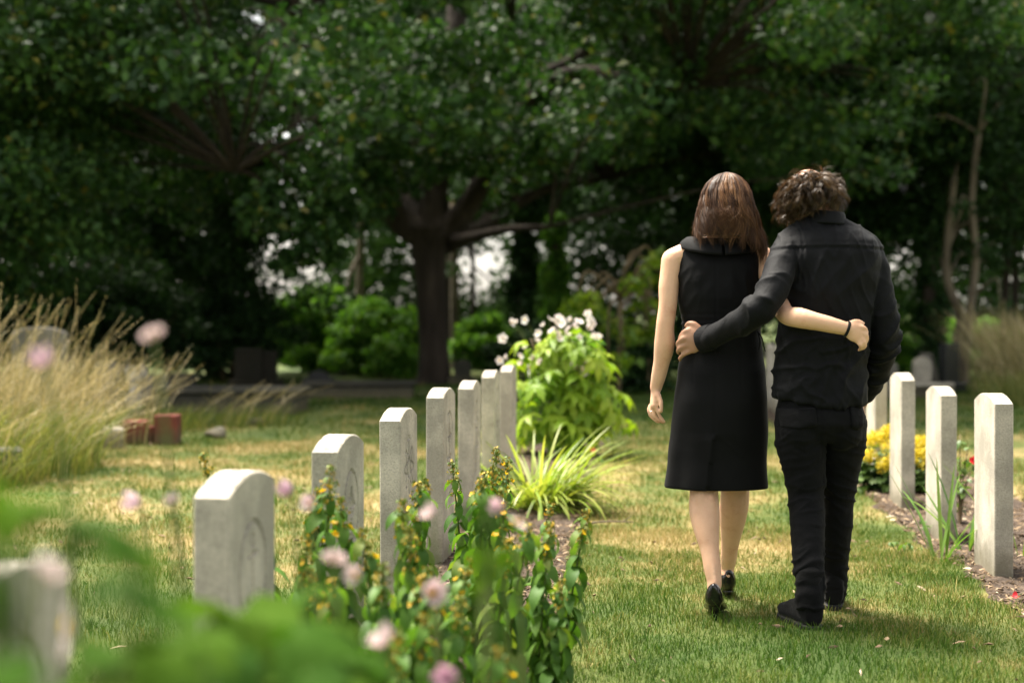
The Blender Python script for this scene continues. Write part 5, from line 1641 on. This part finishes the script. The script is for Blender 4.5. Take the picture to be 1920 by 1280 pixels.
def her_hair():
    tab = [(323, 1363, 5, .012, 5.49), (327, 1363, 17, .045, 5.49), (334, 1363, 28, .068, 5.487), (346, 1363, 39, .085, 5.482), (362, 1363, 46, .098, 5.475), (385, 1363, 50, .105, 5.465), (405, 1364, 54, .105, 5.455),
           (425, 1365, 58, .095, 5.445), (445, 1367, 62, .080, 5.43), (465, 1370, 63, .066, 5.42), (490, 1372, 60, .06, 5.42)]
    def surf(y, th, f):
        x, hw, hd, d = Lerp(tab, y)
        c = P(x, y, d); w = hw * d / FPX
        return np.array([c.x + w * f * math.cos(th), d + hd * f * math.sin(th), c.z])
    g = Geo(); N = 40
    ys = [323, 325, 327, 331, 336, 342, 350, 360, 372, 385, 398, 410, 421, 431, 440]
    rings = [[Vector(surf(y, 2 * math.pi * k / N, .93 if y > 330 else .9)) for k in range(N)] for y in ys]
    g.loft(rings)
    hm = surf_mat('hair_base', [(.3, (.014, .008, .005)), (.7, (.045, .022, .012))], 90, .45, 120, .4, .004, stretch=(1, 1, .12))
    hair = link('hair', g.mesh('hair', hm, True, ho), her)
    n, k = 11000, 20
    Pt = np.zeros((n, k, 3)); S = np.zeros((n, k, 3)); w = np.zeros(n); col = np.zeros(n)
    for i in range(n):
        th0 = random.uniform(math.pi * .86, math.pi * 2.14) if random.random() < .92 else random.uniform(0, 6.28)
        lock = math.floor(th0 * 10 + (i % 3) * .33) * 3 + i % 3
        rl = random.Random(lock * 7 + 1)
        bk = -math.sin(th0)
        yend = (441 + rl.uniform(-18, 16) if bk > .5 else 447 + rl.uniform(-16, 18)) + random.uniform(-20, 10)
        yend += 24 * max(0, math.cos(th0)) + (5 if math.cos(th0) > .1 else -4)
        f0 = .945 + rl.uniform(0, .065) + random.uniform(-.012, .012); wav = random.uniform(0, 6.28); amp = rl.uniform(.08, .34); phl = rl.uniform(0, 6.28)
        stray = random.random() < .10
        y0 = 325 + random.uniform(0, 3) if random.random() < .75 else random.uniform(328, 372)
        swept = i % 10 < 3
        if swept: f0 += .022
        pthl = rl.uniform(.25, .75) if swept else rl.uniform(-.16, .16); roll = random.uniform(-1.0, 1.0)
        for j in range(k):
            t = j / (k - 1); y = y0 + (yend - y0) * t
            th = th0 + pthl * t * t + amp * math.sin(t * 7.0 + phl) * t ** 1.3 + .010 * math.sin(t * 11 + wav)
            f = f0 + .10 * t * math.sin(t * 8.5 + phl * 2) + (.12 * t * t * math.sin(wav) if stray else 0) + .03 * t * t
            Pt[i, j] = surf(y, th, f)
            tn, rd = np.array((-math.sin(th0), math.cos(th0) * .8, 0.0)), np.array((math.cos(th0), math.sin(th0), 0.0))
            S[i, j] = tn * math.cos(roll) + rd * math.sin(roll)
        w[i] = random.uniform(.0006, .0015)
        col[i] = min(1, max(0, .36 + rl.uniform(-.30, .36) + random.uniform(-.16, .16) + (.4 if random.random() < .10 else 0)))
    o = link('strands', ribbons((Pt, S), w, col, 'strands', MAT['hair_her'], ho), hair); o['kind'] = 'stuff'
her_hair()

def pump(heel, toe, ground):
    """High-heeled pump from heel cup to toe, with a slim heel."""
    root_off = ho
    g = Geo()
    ax = (toe - heel); ax.z = 0; ax.normalize(); side = Vector((ax.y, -ax.x, 0))
    def ring(c, hw, hb, ht, n=16):
        return [c + side * (hw * math.cos(a)) + Vector((0, 0, (ht if math.sin(a) > 0 else hb) * math.sin(a))) for a in [2 * math.pi * i / n for i in range(n)]]
    L = .235
    hz = heel.z
    prof = [(-.012, .010, .014, .050, hz + .006), (-.006, .022, .026, .060, hz + .002), (.012, .032, .030, .062, hz), (.035, .036, .030, .056, hz - .004), (.065, .036, .026, .034, hz - .014), (.10, .038, .020, .024, hz - .036), (.14, .045, .018, .022, ground + .026), (.18, .046, .016, .024, ground + .018), (.215, .034, .013, .018, ground + .014), (.24, .010, .008, .010, ground + .012)]
    rings = [ring(Vector((heel.x, heel.y, z)) + ax * a - ax * .02, w, lo, hi) for a, w, lo, hi, z in prof]
    g.loft(rings)
    o = link('shoe', remeshed(g, 'shoe', MAT['patent'], .004, 3, .5, None, ho), her)
    g = Geo()
    c = Vector((heel.x, heel.y, 0)) + ax * .008
    top = hz - .008
    g.tube([Vector((c.x, c.y, top)), Vector((c.x, c.y, top - .025)) - ax * .004, Vector((c.x, c.y, ground + .02)) - ax * .004, Vector((c.x, c.y, ground - .004)) - ax * .004], [(.028, .030), (.023, .024), (.014, .015), (.011, .012)], 14, 4, side, False)
    h = link('heel', g.mesh('heel', MAT['patent'], True, ho), o)
pump(P(1339, 1122, 5.285) , P(1343, 1150, 5.50), .004)
pump(P(1365, 1092, 5.74), P(1352, 1120, 5.9), .004)

g = Geo()
c = P(1217.5, 767, WD + .04 + .030)
def ring_band(g, c, axis_, r, t, n=24):
    ax = Vector(axis_).normalized(); e1 = ax.orthogonal().normalized(); e2 = ax.cross(e1)
    rings = []
    for i in range(n):
        a = 2 * math.pi * i / n; d = e1 * math.cos(a) + e2 * math.sin(a)
        rings.append([c + d * (r + t * math.cos(b)) + ax * (t * 1.3 * math.sin(b)) for b in [2 * math.pi * k / 8 for k in range(8)]])
    b0 = len(g.V); m = 8
    g.V += [p for r_ in rings for p in r_]
    for i in range(n):
        for k in range(m):
            g.F.append((b0 + i * m + k, b0 + ((i + 1) % n) * m + k, b0 + ((i + 1) % n) * m + (k + 1) % m, b0 + i * m + (k + 1) % m))
c2 = P(1222.2, 771, WD + .04 + .014)
ring_band(g, c2, P(1222, 777, WD) - P(1222, 763, WD), .0092, .0012)
tag(link('ring', g.mesh('ring', MAT['silver'], True, ho), her), None)
g = Geo(); ring_band(g, P(1588, 616.6, WD - .375), P(1600, 621, WD) - P(1580, 614.5, WD), .0262, .0042, 32)
link('wrist_band', g.mesh('wrist_band', MAT['elastic'], True, ho), her)

# ---------------------------------------------------------------- the man
MD = 5.33
him = empty('person', (P(1545, 1180, 5.28).x, 5.28, 0), 'man with curly brown hair in a black shirt and black jeans, seen from behind', 'person')
mo = him.location
MTAB = [(418, 1512, 1592, .060, .0), (428, 1492, 1610, .080, -.005), (440, 1478, 1624, .098, -.012), (456, 1470, 1640, .112, -.015), (480, 1468, 1646, .122, -.012), (520, 1467, 1646, .130, -.005), (570, 1466, 1638, .130, .0), (625, 1461, 1626, .120, 0), (680, 1456, 1619, .120, 0), (735, 1454, 1619, .128, 0), (760, 1455, 1619, .130, 0)]
L_ARM = [P(1487, 458, MD), P(1468, 492, MD - .06), P(1452, 535, MD - .13), P(1432, 572, MD - .165), P(1400, 597, MD - .13), P(1355, 622, MD - .04), P(1322, 636, MD + .04)]
R_ARM = [P(1628, 482, MD), P(1643, 532, MD - .015), P(1655, 580, MD - .03), P(1659, 628, MD - .02), P(1652, 672, MD + .03), P(1636, 712, MD + .09), P(1624, 738, MD + .12)]
def his_body():
    g = Geo()
    tab = [(a, b + 9, c - 9, d - .022, e) for a, b, c, d, e in MTAB]
    g.loft(rings_from_table(tab, MD, list(range(418, 800, 12)), 24))
    nb, hc = P(1548, 425, MD - .01), P(1519, 378, MD + .05)
    tilt = Matrix.Rotation(-.35, 3, 'X') @ Matrix.Rotation(-.22, 3, 'Y')
    g.tube([nb - Vector((0, 0, .06)), nb, hc + Vector((.008, -.02, -.06))], [.07, .062, .058], 16, 3)
    head(g, hc, tilt, 1.08)
    g.tube(L_ARM, [.05, .045, .042, .038, .037, .031, .027], 14, 4)
    g.tube(R_ARM, [.05, .045, .042, .038, .037, .031, .027], 14, 4)
    # left hand spread over her waist
    q = lambda x, y, dd=0.0: P(x, y, MD + .045 + dd)
    g.tube([q(1324, 636, 0), q(1308, 636, -.004), q(1294, 640, .004)], [(.030, .022), (.046, .017), (.050, .016)], 16, 4, (0, 0, 1))
    for pts, r in (
        (((1296, 618, .004), (1284, 622, .012), (1276, 632, .045), (1278, 638, .075)), .0098),
        (((1293, 632, .004), (1279, 636, .012), (1271, 644, .045), (1273, 650, .08)), .0104),
        (((1293, 646, .004), (1280, 650, .014), (1272, 657, .045), (1274, 662, .08)), .0100),
        (((1298, 657, .004), (1286, 662, .012), (1276, 670, .035), (1275, 675, .055)), .0088)):
        g.tube([q(*p) for p in pts], [r * 1.18, r * 1.12, r, r * .85], 10, 4)
    g.tube([q(1312, 618, .0), q(1303, 609, .004), q(1293, 606, .015), q(1286, 611, .03)], [.016, .0125, .0115, .009], 10, 4)
    # right hand in the front pocket
    g.tube([R_ARM[-1], P(1612, 765, MD + .14)], [(.03, .02), (.04, .018)], 12, 1)
    # legs
    for pts in (((1500, 775, MD), (1506, 860, MD - .02), (1511, 930, MD - .03), (1513, 1000, MD - .10), (1519, 1090, MD - .20)), ((1585, 775, MD), (1577, 860, MD + .06), (1571, 935, MD + .09), (1568, 1000, MD + .12), (1562, 1085, MD + .19))):
        g.tube([P(*p) for p in pts], [.075, .066, .050, .046, .036], 16, 4)
    link('body', remeshed(g, 'body', MAT['skin_him'], .0058, 3, .5, lambda c: .0015 * nz(c.x * 30, c.y * 30, c.z * 30), mo), him)
his_body()

def seg_t(p, pts):
    """Nearest place on a polyline: (length along, distance)."""
    best, s0, out = 1e9, 0.0, 0.0
    for a, b in zip(pts, pts[1:]):
        v = b - a; t = max(0, min(1, (p - a).dot(v) / v.length_squared)); d = (p - (a + v * t)).length
        if d < best: best, out = d, s0 + v.length * t
        s0 += v.length
    return out, best

def shirt():
    g = Geo()
    ys = list(range(420, 731, 8))
    rings = rings_from_table(MTAB, MD, ys, 40, 2.5)
    # tail: lower in the middle of the back, cut up at the sides
    last = []
    for f in (.25, .5, .75, 1.0):
        rr = []
        for p in rings_from_table(MTAB, MD, [735], 40, 2.5)[0]:
            px = 960 + p.x / p.y * FPX
            yb = Lerp([(1440, 741), (1480, 746), (1530, 757), (1580, 762), (1628, 752)], px)[0]
            zb = P(px, yb, MD).z; zt = P(px, 731, MD).z
            rr.append(Vector((p.x, p.y, zt + (zb - zt) * f)) + Vector((0, -.003 * f if p.y < MD else .004 * f, 0)))
        last.append(rr)
    g.loft(rings + last)
    # trapezius slope and shoulders
    g.tube([P(1548, 425, MD - .01), P(1510, 436, MD - .01), P(1484, 454, MD)], [(.07, .055), (.062, .055), (.058, .055)], 16, 4)
    g.tube([P(1548, 425, MD - .01), P(1598, 446, MD - .01), P(1630, 474, MD)], [(.07, .055), (.060, .055), (.052, .052)], 16, 4)
    g.tube(L_ARM, [.064, .060, .057, .053, .050, .043, .040], 20, 5)
    g.tube(R_ARM, [.058, .056, .053, .053, .050, .043, .038], 20, 5)
    def dsp(c):
        sl, dl = seg_t(c, L_ARM); sr, dr = seg_t(c, R_ARM)
        px = 960 + c.x / c.y * FPX; y = 590 - (c.z - CAMZ) / c.y * FPX
        h = .0018 * nz(c.x * 22, c.y * 22, c.z * 22)
        wl = max(0, min(1, (.085 - dl) / .03)) * max(0, min(1, (sl - .06) / .08)); wr = max(0, min(1, (.085 - dr) / .03)) * max(0, min(1, (sr - .06) / .08))
        if wl > 0:
            k = .35 + 1.2 * math.exp(-((sl - .33) / .10) ** 2) + .9 * math.exp(-((sl - .52) / .07) ** 2)
            h += wl * k * .009 * max(0, ridge(sl * 17 + c.z * 9 + c.x * 4, c.x * 6 - c.z * 7, 2.2)) ** 3
            h += wl * .004 * nz(c.x * 11, c.y * 11, c.z * 16 + 4)
        if wr > 0:
            k = .35 + 1.3 * math.exp(-((sr - .32) / .09) ** 2) + .8 * math.exp(-((sr - .46) / .08) ** 2)
            h += wr * k * .010 * max(0, ridge(sr * 16 + c.x * 7 + c.y * 5, c.x * 6, c.z * 5 + 6.2)) ** 3
        wt = 1 - max(wl, wr)
        if wt > 0:
            # long folds running down and out from the shoulder blades, cross folds in the small of the back
            h += wt * .010 * max(0, ridge(px * .022 + (y - 480) * .009 + .5 * nz(px * .01, y * .01, 2), (y + px * .35) * .006, 3.1)) ** 3 * max(0, min(1, (y - 440) / 60))
            h += wt * .006 * max(0, ridge(px * .04 - y * .016, (y + px * .5) * .011, 13.1)) ** 4
            h += wt * .010 * max(0, ridge((px - y * .6) * .013, (y + px * .45 + 20 * nz(px * .02, y * .02, 5)) * .028, 8.0)) ** 3 * max(0, min(1, (y - 590) / 40))
            h += wt * .004 * nz(px * .035, y * .03, 6.0)
            # yoke seam
            ys_ = 462 + (px - 1560) ** 2 * .0006
            if c.y < MD: h += wt * (.0030 * math.exp(-((y - ys_ + 3) / 2.6) ** 2) - .0028 * math.exp(-((y - ys_ - 1.5) / 2.2) ** 2))
        # armhole seams
        if c.y < MD + .05:
            for (ax, ay), (bx, by) in (((1497, 432), (1500, 520)),):
                t = max(0, min(1, (y - ay) / (by - ay))); xx = ax + (bx - ax) * t + 6 * math.sin(t * 3.1)
                if 430 < y < 525: h += .0032 * math.exp(-((px - xx + 2) / 2.5) ** 2) - .003 * math.exp(-((px - xx - 2.5) / 2.2) ** 2)
        return h
    o = link('shirt', remeshed(g, 'shirt', MAT['shirt'], .0062, 3, .5, dsp, mo), him)
    # folded collar band round the neck
    V, F = [], []; N2, M2 = 90, 10
    c0, c1 = P(1548, 412, MD - .005), P(1543, 402, MD + .0)
    for i in range(N2):
        th = 2 * math.pi * i / N2
        bk = max(0, -math.sin(th)); fr = max(0, math.sin(th))
        for j in range(M2 + 1):
            t = j / M2
            if t < .6: u = t / .6; rx, ry, z = .083 - .012 * u, .085 - .014 * u, -.018 + .047 * u
            else: u = (t - .6) / .4; rx, ry, z = .071 - .005 * u, .071 - .005 * u, .029 + .004 * math.sin(math.pi * u) - .03 * u
            z += -.030 * fr + .012 * math.cos(th) * -.4
            w = .002 * nz(th * 2, t * 2, 1)
            V.append((c0.x - .004 * t + (rx + w) * math.cos(th), c0.y + (ry + w) * math.sin(th), c0.z + z))
    for i in range(N2):
        for j in range(M2):
            a = i * (M2 + 1) + j; b = ((i + 1) % N2) * (M2 + 1) + j; F.append((a, b, b + 1, a + 1))
    cl = link('collar', mesh_py('collar', [Vector(v) - mo for v in V], F, MAT['shirt'], True), o); s = cl.modifiers.new('t', 'SOLIDIFY'); s.thickness = .003
    # cuff
    g = Geo(); a, b = P(1336, 631, MD + .012), P(1314, 637.5, MD + .052)
    g.tube([a, a.lerp(b, .5), b], [(.050, .043), (.051, .044), (.050, .042)], 26, 4, (0, 0, 1), False)
    link('cuff', g.mesh('cuff', MAT['shirt'], True, mo), o)
shirt()

def jeans():
    g = Geo()
    tab = [(728, 1464, 1609, .108, 0), (755, 1460, 1613, .116, 0), (772, 1455, 1618, .127, -.008), (792, 1453, 1620, .132, -.012), (815, 1458, 1615, .115, 0), (835, 1470, 1600, .08, 0)]
    g.loft(rings_from_table(tab, MD, list(range(728, 836, 9)), 36, 2.4))
    Lg = [P(1499, 790, MD - .005), P(1501, 830, MD - .015), P(1509, 890, MD - .02), P(1512, 935, MD - .03), P(1514, 990, MD - .09), P(1516, 1050, MD - .16), P(1520, 1100, MD - .20), P(1519, 1128, MD - .215)]
    Rg = [P(1580, 790, MD), P(1581, 830, MD + .03), P(1573, 890, MD + .07), P(1570, 940, MD + .10), P(1568, 990, MD + .12), P(1565, 1050, MD + .165), P(1562, 1085, MD + .185), P(1562, 1108, MD + .19)]
    g.tube(Lg, [(.092, .10), (.092, .098), (.078, .082), (.067, .070), (.064, .068), (.056, .060), (.050, .054), (.050, .052)], 24, 5, (1, 0, 0))
    g.tube(Rg, [(.090, .10), (.084, .095), (.073, .080), (.063, .068), (.060, .066), (.053, .058), (.048, .052), (.048, .052)], 24, 5, (1, 0, 0))
    # rounded seat
    g.ball(P(1500, 808, MD - .05), (.078, .085, .075)); g.ball(P(1580, 806, MD - .04), (.076, .085, .075))
    def dsp(c):
        px = 960 + c.x / c.y * FPX; y = 590 - (c.z - CAMZ) / c.y * FPX
        h = .0012 * nz(c.x * 40, c.y * 40, c.z * 40)
        kn = .25 + math.exp(-((y - 935) / 45) ** 2) * .9 + math.exp(-((y - 840) / 30) ** 2) * .7 + max(0, min(1, (y - 1015) / 40)) * 1.25
        slope = .35 if px < 1546 else -.35
        h += kn * .0068 * (max(0, ridge(px * .012 + 5, (y + slope * (px - 1512) + 14 * nz(px * .03, y * .012, 7)) * .045, 2.0)) ** 3 - .15)
        h += .003 * nz(px * .03, y * .03, 3.0)
        # seat seam and yoke
        if c.y < MD and y < 860:
            h -= .0035 * math.exp(-((px - 1541) / 2.5) ** 2)
            yk = 772 + .10 * abs(px - 1541)
            h += .0016 * math.exp(-((y - yk) / 1.8) ** 2)
        return h
    o = link('jeans', remeshed(g, 'jeans', MAT['jeans'], .0062, 3, .5, dsp, mo), him)
    # back pockets, laid on the seat
    co = np.empty(len(o.data.vertices) * 3, dtype=np.float32); o.data.vertices.foreach_get('co', co); co = co.reshape(-1, 3) + np.array(mo)
    def pocket(corners):
        N, M = 14, 14; V = []
        for j in range(M + 1):
            for i in range(N + 1):
                u, v = i / N, j / M
                x = (corners[0][0] * (1 - u) + corners[1][0] * u) * (1 - v) + (corners[3][0] * (1 - u) + corners[2][0] * u) * v
                y = (corners[0][1] * (1 - u) + corners[1][1] * u) * (1 - v) + (corners[3][1] * (1 - u) + corners[2][1] * u) * v
                if v > .8: y += 5 * (1 - abs(2 * u - 1)) * (v - .8) / .2
                p = P(x, y, MD - .1)
                dd = (co[:, 0] - p.x) ** 2 + (co[:, 2] - p.z) ** 2 + np.where(co[:, 1] > MD, 9, 0)
                k = np.argsort(dd)[:8]
                V.append(Vector((p.x, float(co[k, 1].mean()) - .004 - .002 * (1 if 0 < i < N and 0 < j < M else -1), p.z)) - mo)
        F = [(j * (N + 1) + i, j * (N + 1) + i + 1, (j + 1) * (N + 1) + i + 1, (j + 1) * (N + 1) + i) for j in range(M) for i in range(N)]
        pk = link('back_pocket', mesh_py('back_pocket', V, F, MAT['jeans'], True), o)
        s = pk.modifiers.new('t', 'SOLIDIFY'); s.thickness = .003
    pocket(((1464, 768), (1526, 764), (1527, 796), (1468, 800)))
    pocket(((1592, 762), (1620, 768), (1618, 800), (1594, 800)))
jeans()

def his_hair():
    hc = P(1517, 369, MD + .02)
    ex = Vector((.092, .104, .068))
    tilt = Matrix.Rotation(-.22, 3, 'Y') @ Matrix.Rotation(-.25, 3, 'X')
    g = Geo(); g.ball(hc, tuple(ex * .93), tilt, 40, 24)
    hm = surf_mat('curly_base', [(.3, (.010, .007, .005)), (.7, (.03, .02, .013))], 60, .6, 60, .8, .01)
    for v in g.V:
        q = v - hc; v += q.normalized() * (.018 * nz(q.x * 28, q.y * 28, q.z * 28))
    hair = link('hair', g.mesh('hair', hm, True, mo), him)
    locks, per, k = 560, 22, 20
    n = locks * per
    Pt = np.zeros((n, k, 3)); S = np.zeros((n, k, 3)); w = np.zeros(n); col = np.zeros(n)
    idx = 0
    for l in range(locks):
        while True:
            d = Vector((random.gauss(0, 1), random.gauss(0, 1), random.gauss(0, 1))).normalized()
            if d.z > -.5 and not (d.y > .35 and d.z < .25): break
        wl = tilt @ d
        p0 = hc + tilt @ Vector((d.x * ex.x * .92, d.y * ex.y * .92, d.z * ex.z * .92))
        nrm = wl
        down = (Vector((0, 0, -1)) + Vector((random.uniform(-.8, .8), random.uniform(-.5, .5), random.uniform(-.2, .5)))); tan = (down - nrm * down.dot(nrm)).normalized()
        side = nrm.cross(tan)
        length = random.uniform(.055, .105); rad = random.uniform(.008, .015); turns = random.uniform(.6, 1.3); ph = random.uniform(0, 6.28); sgn = random.choice((-1, 1))
        lift = random.uniform(.0, .022); fly = random.random() < .09
        base_c = .42 + random.uniform(-.28, .32)
        for s in range(per):
            o1, o2 = random.gauss(0, .0026), random.gauss(0, .0026); pj = random.gauss(0, .16); lj = random.uniform(.8, 1.12)
            for j in range(k):
                t = j / (k - 1); a = ph + pj + sgn * turns * 2 * math.pi * t
                out = .012 + lift * math.sin(t * 2.2) - .35 * length * t * t * (0 if fly else .5) + (0.02 * t if fly else 0)
                rr = rad * (.45 + .75 * t)
                c = p0 + tan * (length * lj * t) + nrm * (out + rr * math.cos(a) + o1) + side * (rr * math.sin(a) + o2)
                Pt[idx, j] = c
                v = tan * -math.sin(a) + side * math.cos(a) * .6 + nrm * .4
                S[idx, j] = v.normalized()
            w[idx] = random.uniform(.0006, .0012)
            col[idx] = min(1, max(0, base_c + random.uniform(-.2, .2) + (.35 if random.random() < .1 else 0)))
            idx += 1
    o = link('curls', ribbons((Pt, S), w, col, 'curls', MAT['hair_him'], mo), hair); o['kind'] = 'stuff'
his_hair()

def boot(ank, ang, gz=.0):
    g = Geo(); c = Vector((ank.x, ank.y, 0)); ax = Vector((math.sin(ang), math.cos(ang), 0)); sd = Vector((ax.y, -ax.x, 0))
    def ring(a, hw, z0, z1, n=20, pw=2.6):
        m = (z0 + z1) / 2; h = (z1 - z0) / 2; o = []
        for i in range(n):
            t = 2 * math.pi * i / n; ct, st = math.cos(t), math.sin(t)
            o.append(c + ax * a + sd * (hw * math.copysign(abs(ct) ** (2 / pw), ct)) + Vector((0, 0, m + h * math.copysign(abs(st) ** (2 / pw), st) + gz)))
        return o
    g.loft([ring(-.055, .020, .03, .10), ring(-.05, .034, .022, .13), ring(-.02, .040, .02, .15), ring(.03, .042, .02, .135), ring(.08, .044, .02, .105), ring(.13, .048, .02, .085), ring(.18, .046, .02, .07), ring(.21, .034, .022, .058), ring(.222, .015, .028, .045)])
    up = [c + Vector((0, 0, .08 + gz)), c + Vector((0, 0, .14 + gz)), Vector((ank.x, ank.y, .20 + gz))]
    g.tube(up, [(.044, .056), (.045, .05), (.047, .05)], 20, 3, tuple(sd))
    def dsp(p): return .0035 * (ridge(p.x * 9, p.y * 9, p.z * 42) - .4) * (1 if p.z > .07 + gz else .2)
    o = link('boot', remeshed(g, 'boot', MAT['suede'], .005, 3, .5, dsp, mo), him)
    g = Geo(); rings = []
    for z in (-.002, .003, .021, .026):
        k = .94 if z in (-.002, .026) else 1.0; r = []
        out = [(-.062, .0), (-.055, .026), (-.03, .038), (.02, .040), (.08, .043), (.13, .050), (.18, .047), (.215, .030), (.228, 0)]
        pl = [(a, b) for a, b in out] + [(a, -b) for a, b in out[-2:0:-1]]
        rings.append([c + ax * (.08 + (a - .08) * k) + sd * (b * k) + Vector((0, 0, z + gz)) for a, b in pl])
    g.loft(rings)
    link('sole', g.mesh('sole', MAT['sole'], False, mo), o)
boot(P(1517, 1120, 5.13), -.22)
boot(P(1563, 1110, 5.50), .18)

# earphone-thin spectacle arm showing below his hair
g = Geo(); g.tube([P(1473.5, 402, MD + .03), P(1474, 412, MD + .03), P(1474.2, 420, MD + .03)], [.0016, .0016, .0014], 6, 2)
link('glasses_cord', g.mesh('glasses_cord', MAT['elastic'], True, mo), him)
